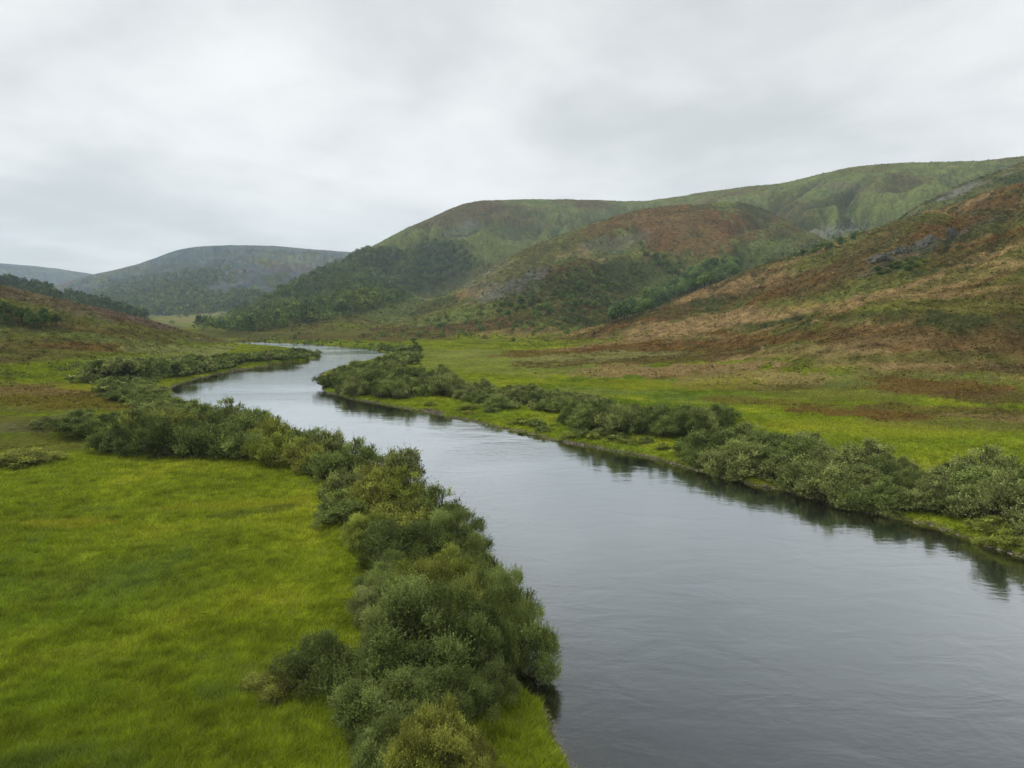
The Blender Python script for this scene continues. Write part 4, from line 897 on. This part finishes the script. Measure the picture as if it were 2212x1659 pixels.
cnt.append(trees([(1060, 668), (1130, 640), (1230, 622), (1330, 590), (1390, 600), (1370, 640), (1300, 672), (1180, 690), (1090, 690)], 62, (15, 9), 34, (0.5, 0.85),
    [(1140, 'at the left of the central hill', FL), (1210, 'below the central screes', FL), (1280, 'amid the central hill scrub', FL), (1340, 'above the ravine mouth', FL), (9999, 'beside the gully on the central hill', FL)], 'scattered trees on the central hill', squash=0.75))
cnt.append(trees([(-20, 700), (0, 672), (60, 682), (110, 700), (140, 712), (90, 712), (30, 708)], 13, (16, 8), 35, (0.42, 0.6), [(9999, 'in the dark copse on the left slope', FL)], 'trees on the left slope', tints=(('dark green', (0.62, 0.72, 0.7)), ('mid-green', (0.8, 0.85, 0.8)))))
cnt.append(trees([(1885, 588), (1940, 572), (2000, 560), (2010, 568), (1950, 588), (1900, 598)], 10, (15, 7), 36, (0.4, 0.5), [(9999, 'in the gorse patch under the crag', FL)], 'bushes under the crag', tints=(('dark green', (0.7, 0.85, 0.7)), ('olive', (1.1, 1.0, 0.6))), noun='bush', name='gorse_bush', squash=0.45))

# ------------------------------------------------------------------ woods and ground cover nobody could count
def wood(name, label, polys, n, seed, S, conif=0.0, nleaf=60, leaf=1.5, cols=None, H=8.5, R=3.4, cat='wood', rmin=0, soft=5.0):
    rng = np.random.default_rng(seed); protos = [tree_geo(600 + seed + k, R, H, nleaf, leaf, k >= 3) for k in range(6)]
    U = []; Vv = []
    for poly in polys:
        p = np.array(poly, float); lo, hi = p.min(0), p.max(0)
        u = rng.uniform(lo[0], hi[0], n * 30); v = rng.uniform(lo[1], hi[1], n * 30); k = np.where(in_poly(u, v, poly) & (rng.random(n * 30) < 0.10 + 1.5 * (0.5 + perlin(u / 38, v / 16, seed))))[0][:n]; U.append(u[k] + rng.normal(size=len(k)) * soft * 2); Vv.append(v[k] + rng.normal(size=len(k)) * soft)
    U = np.concatenate(U); Vv = np.concatenate(Vv)
    X, Y, Z = cast(U, Vv); ok = np.isfinite(X) & (np.hypot(X, Y) > rmin); X, Y, Z = X[ok], Y[ok], Z[ok]
    VV = []; CC = []
    for x, y, z in zip(X, Y, Z):
        k = rng.integers(0, 3) if rng.random() > conif else rng.integers(3, 6)
        V, Fc, col = protos[k]; s = rng.uniform(*S); a = rng.uniform(0, 6.28); ca, sa = math.cos(a), math.sin(a)
        VV.append(np.stack([(V[:, 0] * ca - V[:, 1] * sa) * s + x, (V[:, 0] * sa + V[:, 1] * ca) * s + y, V[:, 2] * s * rng.uniform(.85, 1.15) + z - 0.6], 1))
        w = 0.5 + 0.5 * perlin(np.array([x / 60]), np.array([y / 60]), 3)[0] * 1.5
        CC.append(col * 1.05 * rng.uniform(0.6, 1.4) * (np.array([0.72, 0.80, 0.85]) * (1 - w) + np.array([1.25, 1.12, 0.85]) * w))
    V = np.vstack(VV); me = mesh_np(name, V, np.arange(len(V)).reshape(-1, 4), SPRIG, np.vstack(CC))
    link(name, me, label=label, cat=cat, kind='stuff'); return len(X)
w1 = wood('woodland', 'mixed wood spread over the lower slope of the middle hill', [[(430, 712), (500, 688), (560, 656), (640, 618), (720, 582), (800, 545), (860, 545), (930, 528), (990, 530), (1020, 560), (1030, 578), (960, 600), (900, 635), (820, 665), (730, 690), (640, 700), (560, 715), (480, 722)],
      [(600, 640), (690, 592), (790, 548), (800, 560), (740, 610)]], 2400, 41, (0.6, 1.25), 0.10, 70, 1.25)
w2 = wood('far_wood', 'bluish wood in a dark band across the far moor', [[(200, 645), (260, 622), (340, 606), (440, 590), (500, 585), (440, 612), (420, 640), (350, 668), (280, 668)], [(300, 672), (480, 652), (560, 640), (540, 658), (420, 673)]], 1300, 42, (0.8, 1.4), 0.3, 34, 3.0, rmin=1200, soft=9)
w3 = wood('pine_wood', 'dark pine wood along the ridge behind the left slope', [[(-60, 590), (0, 601), (104, 624), (208, 652), (278, 672), (347, 697), (400, 714), (430, 724), (417, 724), (347, 705), (243, 671), (100, 645), (0, 624), (-60, 612)]], 1300, 43, (0.6, 0.95), 0.75, 60, 1.3, rmin=540, soft=0.5)
w4 = wood('field_wood', 'line of trees under the far moor beside the pale field', [[(330, 676), (420, 668), (520, 654), (515, 662), (430, 675), (340, 684)]], 130, 44, (0.7, 1.1), 0.2, 50, 1.6, rmin=800)
w5 = wood('scrub', 'loose green scrub over the foot of the central hill', [[(600, 735), (720, 726), (900, 700), (1060, 655), (1180, 640), (1300, 690), (1290, 715), (1100, 738), (900, 742)], [(1180, 600), (1350, 560), (1400, 600), (1300, 640)], [(1640, 570), (1760, 520), (1850, 480), (1900, 480), (1800, 540), (1690, 560)]], 130, 45, (0.25, 0.5), 0, 44, 1.7, cat='scrub')
w6 = wood('shore_scrub', 'fringe of scrub along the far shore of the river', [[(500, 733), (640, 736), (780, 742), (860, 748), (900, 752), (880, 757), (760, 748), (640, 741), (500, 737)]], 260, 46, (0.12, 0.2), 0, 50, 1.5, cat='scrub')

def tri_field(x, y, z, hgt, wid, col, lean, rng, spread=None):
    n = len(x); a = rng.random(n) * 6.283; dx, dy = np.cos(a) * wid / 2, np.sin(a) * wid / 2
    lx = rng.normal(size=n) * lean * hgt + 0.25 * lean * hgt; ly = rng.normal(size=n) * lean * hgt
    V = np.stack([np.stack([x - dx, y - dy, z], 1), np.stack([x + dx, y + dy, z], 1), np.stack([x + lx, y + ly, z + hgt], 1)], 1).reshape(-1, 3)
    c = np.repeat(col, 3, 0); c[2::3] *= 1.12
    return V, np.arange(3 * n).reshape(n, 3), c

def screen_pts(u0, u1, v0, v1, n, rng, zref=PLAIN):
    u = rng.uniform(u0, u1, n); v = rng.uniform(v0, v1, n); return on_plane(u, v, zref)

def grass(name, label, x, y, seed, hrange, wid, clump, cat='grass'):
    rng = np.random.default_rng(seed)
    k = np.abs(np.arctan2(x, y)) < math.radians(50.8); x, y = x[k], y[k]
    z, M, sd, col = look(x, y, 'z', 'M', 'sd', 'col')
    k = (sd - 0.8 * sstep(0.30, 0.7, fbm(x, y, 14, 3, 51)) > -0.02) & (M < 2.2); x, y, z, col = (q[k] for q in (x, y, z, col))
    k = col[:, 0] < col[:, 1] * 1.12; x, y, z, col = x[k], y[k], z[k], col[k]
    c = 0.5 + 0.5 * fbm(x, y, clump, 3, 150, 0.6)
    r = np.hypot(x, y)
    h = (hrange[0] + (hrange[1] - hrange[0]) * np.clip(c, 0, 1)) * rng.uniform(0.6, 1.3, len(x))
    col = col * (rng.uniform(0.65, 1.6, len(x)) )[:, None] * (0.95 + 0.35 * np.clip(c, 0, 1))[:, None]
    dry = rng.random(len(x)) < 0.05; col[dry] = np.array([0.24, 0.22, 0.07]) * rng.uniform(0.7, 1.1, dry.sum())[:, None]
    V, Fc, cc = tri_field(x, y, z - 0.02, h, wid * (0.7 + 0.6 * rng.random(len(x))) * np.clip(r / 35, 0.8, 8), col, 0.55, rng)
    me = mesh_np(name, V, Fc, BLADE, cc); link(name, me, label=label, cat=cat, kind='stuff')
rg = np.random.default_rng(11)
x1, y1 = screen_pts(-640, 1330, 1230, 1900, 640000, rg); x2, y2 = screen_pts(-640, 1100, 985, 1240, 255000, rg)
grass('meadow_grass', 'lush yellow-green grass of the near left meadow', np.concatenate([x1, x2]), np.concatenate([y1, y2]), 12, (0.08, 0.34), 0.030, 1.6)
x1, y1 = screen_pts(820, 2850, 750, 1300, 480000, rg)
grass('bank_grass', 'bright grass of the right meadow and its shore', x1, y1, 13, (0.10, 0.32), 0.028, 2.5)

def heather(name, label, boxes, seed, cat='heather'):
    rng = np.random.default_rng(seed); X = []; Y = []
    for (u0, u1, r0, r1, n) in boxes:
        th = np.arctan((rng.uniform(u0, u1, n) - CU) / F); r = np.exp(rng.uniform(math.log(r0), math.log(r1), n)); X.append(r * np.sin(th)); Y.append(r * np.cos(th))
    x = np.concatenate(X); y = np.concatenate(Y)
    k = np.abs(np.arctan2(x, y)) < math.radians(50.8); x, y = x[k], y[k]
    z, M, T, sd, col = look(x, y, 'z', 'M', 'T', 'sd', 'col')
    k = (sd > 1.2) & ((M + 1.5 * fbm(x, y, 8, 3, 160) > 0.8) | (col[:, 0] > col[:, 1] * 1.08)) & (T < 1.05); x, y, z, col = (q[k] for q in (x, y, z, col)); r = np.hypot(x, y); n = len(x)
    size = np.clip(r / 330, 0.22, 1.9) * rng.uniform(0.5, 1.6, n)
    hi = size * rng.uniform(0.28, 0.55, n) * (0.6 + 0.8 * np.clip(0.5 + fbm(x, y, 7, 2, 161), 0, 1))
    tone = rng.uniform(1.0, 1.45, n)[:, None]
    col = col * tone * np.where(rng.random(n) < 0.3, 1, 1)[:, None]
    g = rng.random(n) < 0.06; col[g] = C['dark'] * tone[g]; g = rng.random(n) < 0.02; col[g] = np.array([0.21, 0.17, 0.10]) * tone[g]
    VV = []; CC = []
    per = 7
    for k in range(per):
        a = rng.random(n) * 6.283; q = rng.random(n) * size * 0.5
        V, Fc, cc = tri_field(x + np.cos(a) * q, y + np.sin(a) * q, z - 0.05, hi * rng.uniform(0.6, 1.1, n), size * 0.6, col * rng.uniform(0.8, 1.2, n)[:, None], 0.5, rng)
        VV.append(V); CC.append(cc)
    V = np.vstack(VV); me = mesh_np(name, V, np.arange(len(V)).reshape(-1, 3), SPRIG, np.vstack(CC)); link(name, me, label=label, cat=cat, kind='stuff')
heather('heather', 'rust-brown heather and dry grass covering the right hillside', [(1080, 2850, 90, 520, 118000)], 14)
heather('rough_grass', 'brown and olive tussocks on the left slope', [(-600, 560, 85, 330, 52000)], 15, 'grass')
heather('hill_heather', 'dark heather and scrub cover of the central hill', [(560, 2250, 300, 950, 45000), (500, 2320, 950, 1650, 26000)], 16)

# stones along the waterline
def pebbles():
    rng = np.random.default_rng(17); P = np.vstack([RIVER, RIVER[:1]]); seg = np.diff(P, axis=0); L = np.hypot(seg[:, 0], seg[:, 1])
    mid = P[:-1] + seg / 2; ok = (mid[:, 1] > 12) & (mid[:, 1] < 210) & (np.abs(mid[:, 0]) < 90); w = L * ok / np.clip(mid[:, 1], 20, 999); w /= w.sum()
    n = 12000; i = rng.choice(len(seg), n, p=w); t = rng.random(n)[:, None]; p = P[i] + seg[i] * t
    p = p + rng.normal(size=(n, 2)) * 0.6
    sd = river_sd(p[:, 0], p[:, 1]); k = (sd > -0.5) & (sd - 0.8 * sstep(0.30, 0.7, fbm(p[:, 0], p[:, 1], 14, 3, 51)) < 0.2); p = p[k]; z = look(p[:, 0], p[:, 1], 'z')[0]; n = len(p)
    ico = np.array([(1, 0, 0), (-1, 0, 0), (0, 1, 0), (0, -1, 0), (0, 0, 1), (0, 0, -1)], float)
    fc = np.array([(0, 2, 4), (2, 1, 4), (1, 3, 4), (3, 0, 4), (2, 0, 5), (1, 2, 5), (3, 1, 5), (0, 3, 5)])
    s = rng.uniform(0.05, 0.16, n) * (0.8 + 0.004 * p[:, 1]); sh = rng.uniform(0.7, 1.3, (n, 6, 3)) * [1, 1, 0.6]
    V = ico[None] * sh * s[:, None, None] + np.stack([p[:, 0], p[:, 1], z], 1)[:, None]
    Fc = (fc[None] + (np.arange(n) * 6)[:, None, None]).reshape(-1, 3)
    col = np.repeat(np.array([0.15, 0.13, 0.10]) * rng.uniform(0.5, 1.5, n)[:, None], 6, 0)
    link('shore_stones', mesh_np('shore_stones', V.reshape(-1, 3), Fc, SPRIG, col), label='grey-brown stones along the waterline', cat='stones', kind='stuff')
pebbles()

# ------------------------------------------------------------------ crags
def crag(u, v, L, W, H, rot, seed, label):
    x, y, z = cast([u], [v]); x, y, z = float(x[0]), float(y[0]), float(z[0])
    n, m = 60, 24; a, b = np.meshgrid(np.linspace(0, 2 * math.pi, n, endpoint=False), np.linspace(0, math.pi * 0.55, m))
    d = np.stack([np.sin(b) * np.cos(a), np.sin(b) * np.sin(a), np.cos(b)], -1)
    px, py = d[..., 0] * L, d[..., 1] * W
    ns = fbm(px + seed, py + d[..., 2] * 9, 6, 5, seed, 0.65)
    st = np.abs(perlin(px * 0.55 + py * 0.3 + seed, d[..., 2] * 5, seed + 1))
    k = 1 + 0.35 * ns + 0.22 * st
    V = np.stack([px * k, py * k, d[..., 2] * H * k - 0.4 * H], -1).reshape(-1, 3)
    c, s = math.cos(rot), math.sin(rot); V = np.stack([V[:, 0] * c - V[:, 1] * s, V[:, 0] * s + V[:, 1] * c, V[:, 2]], 1)
    # follow the slope under it
    V[:, 2] += look(V[:, 0] + x, V[:, 1] + y, 'z')[0] - z
    i = np.arange(n * m).reshape(m, n); j = np.roll(i, -1, 1)
    Fq = np.stack([i[:-1], i[1:], j[1:], j[:-1]], -1).reshape(-1, 4)
    link('rock_outcrop', mesh_np('rock_outcrop', V, Fq, ROCK), label=unique(label), cat='rock', group='rock outcrops on the right hillside', loc=(x, y, z))
for args in [(1900, 562, 5, 3, 3.6, 0.5, 3, 'biggest ribbed grey crag above the gorse patch'), (1940, 545, 6.5, 3, 3.4, 0.6, 5, 'grey crag just right of the biggest one'), (2000, 525, 6, 2.2, 2.0, 0.5, 8, 'low broken rocks rising right of the crags'),
             (2060, 505, 4.5, 2, 1.5, 0.5, 12, 'highest of the small rocks near the right edge')]: crag(*args)

# ------------------------------------------------------------------ haze
hm, nt = new_mat('haze')
pv = nd(nt, 'ShaderNodeVolumePrincipled', i_Density=0.00013); pv.inputs['Color'].default_value = (0.72, 0.87, 1.0, 1); pv.inputs['Anisotropy'].default_value = 0.1
ho = nd(nt, 'ShaderNodeOutputMaterial'); nt.links.new(pv.outputs[0], ho.inputs['Volume'])
x0, x1, y0, y1, z0, z1 = -4700, 4700, -4700, 4700, -5, 520
V = [(x, y, z) for z in (z0, z1) for y in (y0, y1) for x in (x0, x1)]
Fh = [(0, 2, 3, 1), (4, 5, 7, 6), (0, 1, 5, 4), (2, 6, 7, 3), (0, 4, 6, 2), (1, 3, 7, 5)]
link('haze', mesh_np('haze', V, Fh, hm), label='thin bluish haze filling the valley air', cat='haze', kind='stuff')
SC.cycles.use_denoising = True; SC.cycles.denoising_prefilter = 'ACCURATE'; SC.cycles.denoising_input_passes = 'RGB_ALBEDO_NORMAL'; SC.cycles.sampling_pattern = 'BLUE_NOISE'; SC.cycles.use_adaptive_sampling = False
SC.cycles.max_bounces = 6; SC.cycles.diffuse_bounces = 3; SC.cycles.glossy_bounces = 3; SC.cycles.transmission_bounces = 3; SC.cycles.transparent_max_bounces = 6; SC.cycles.volume_bounces = 0
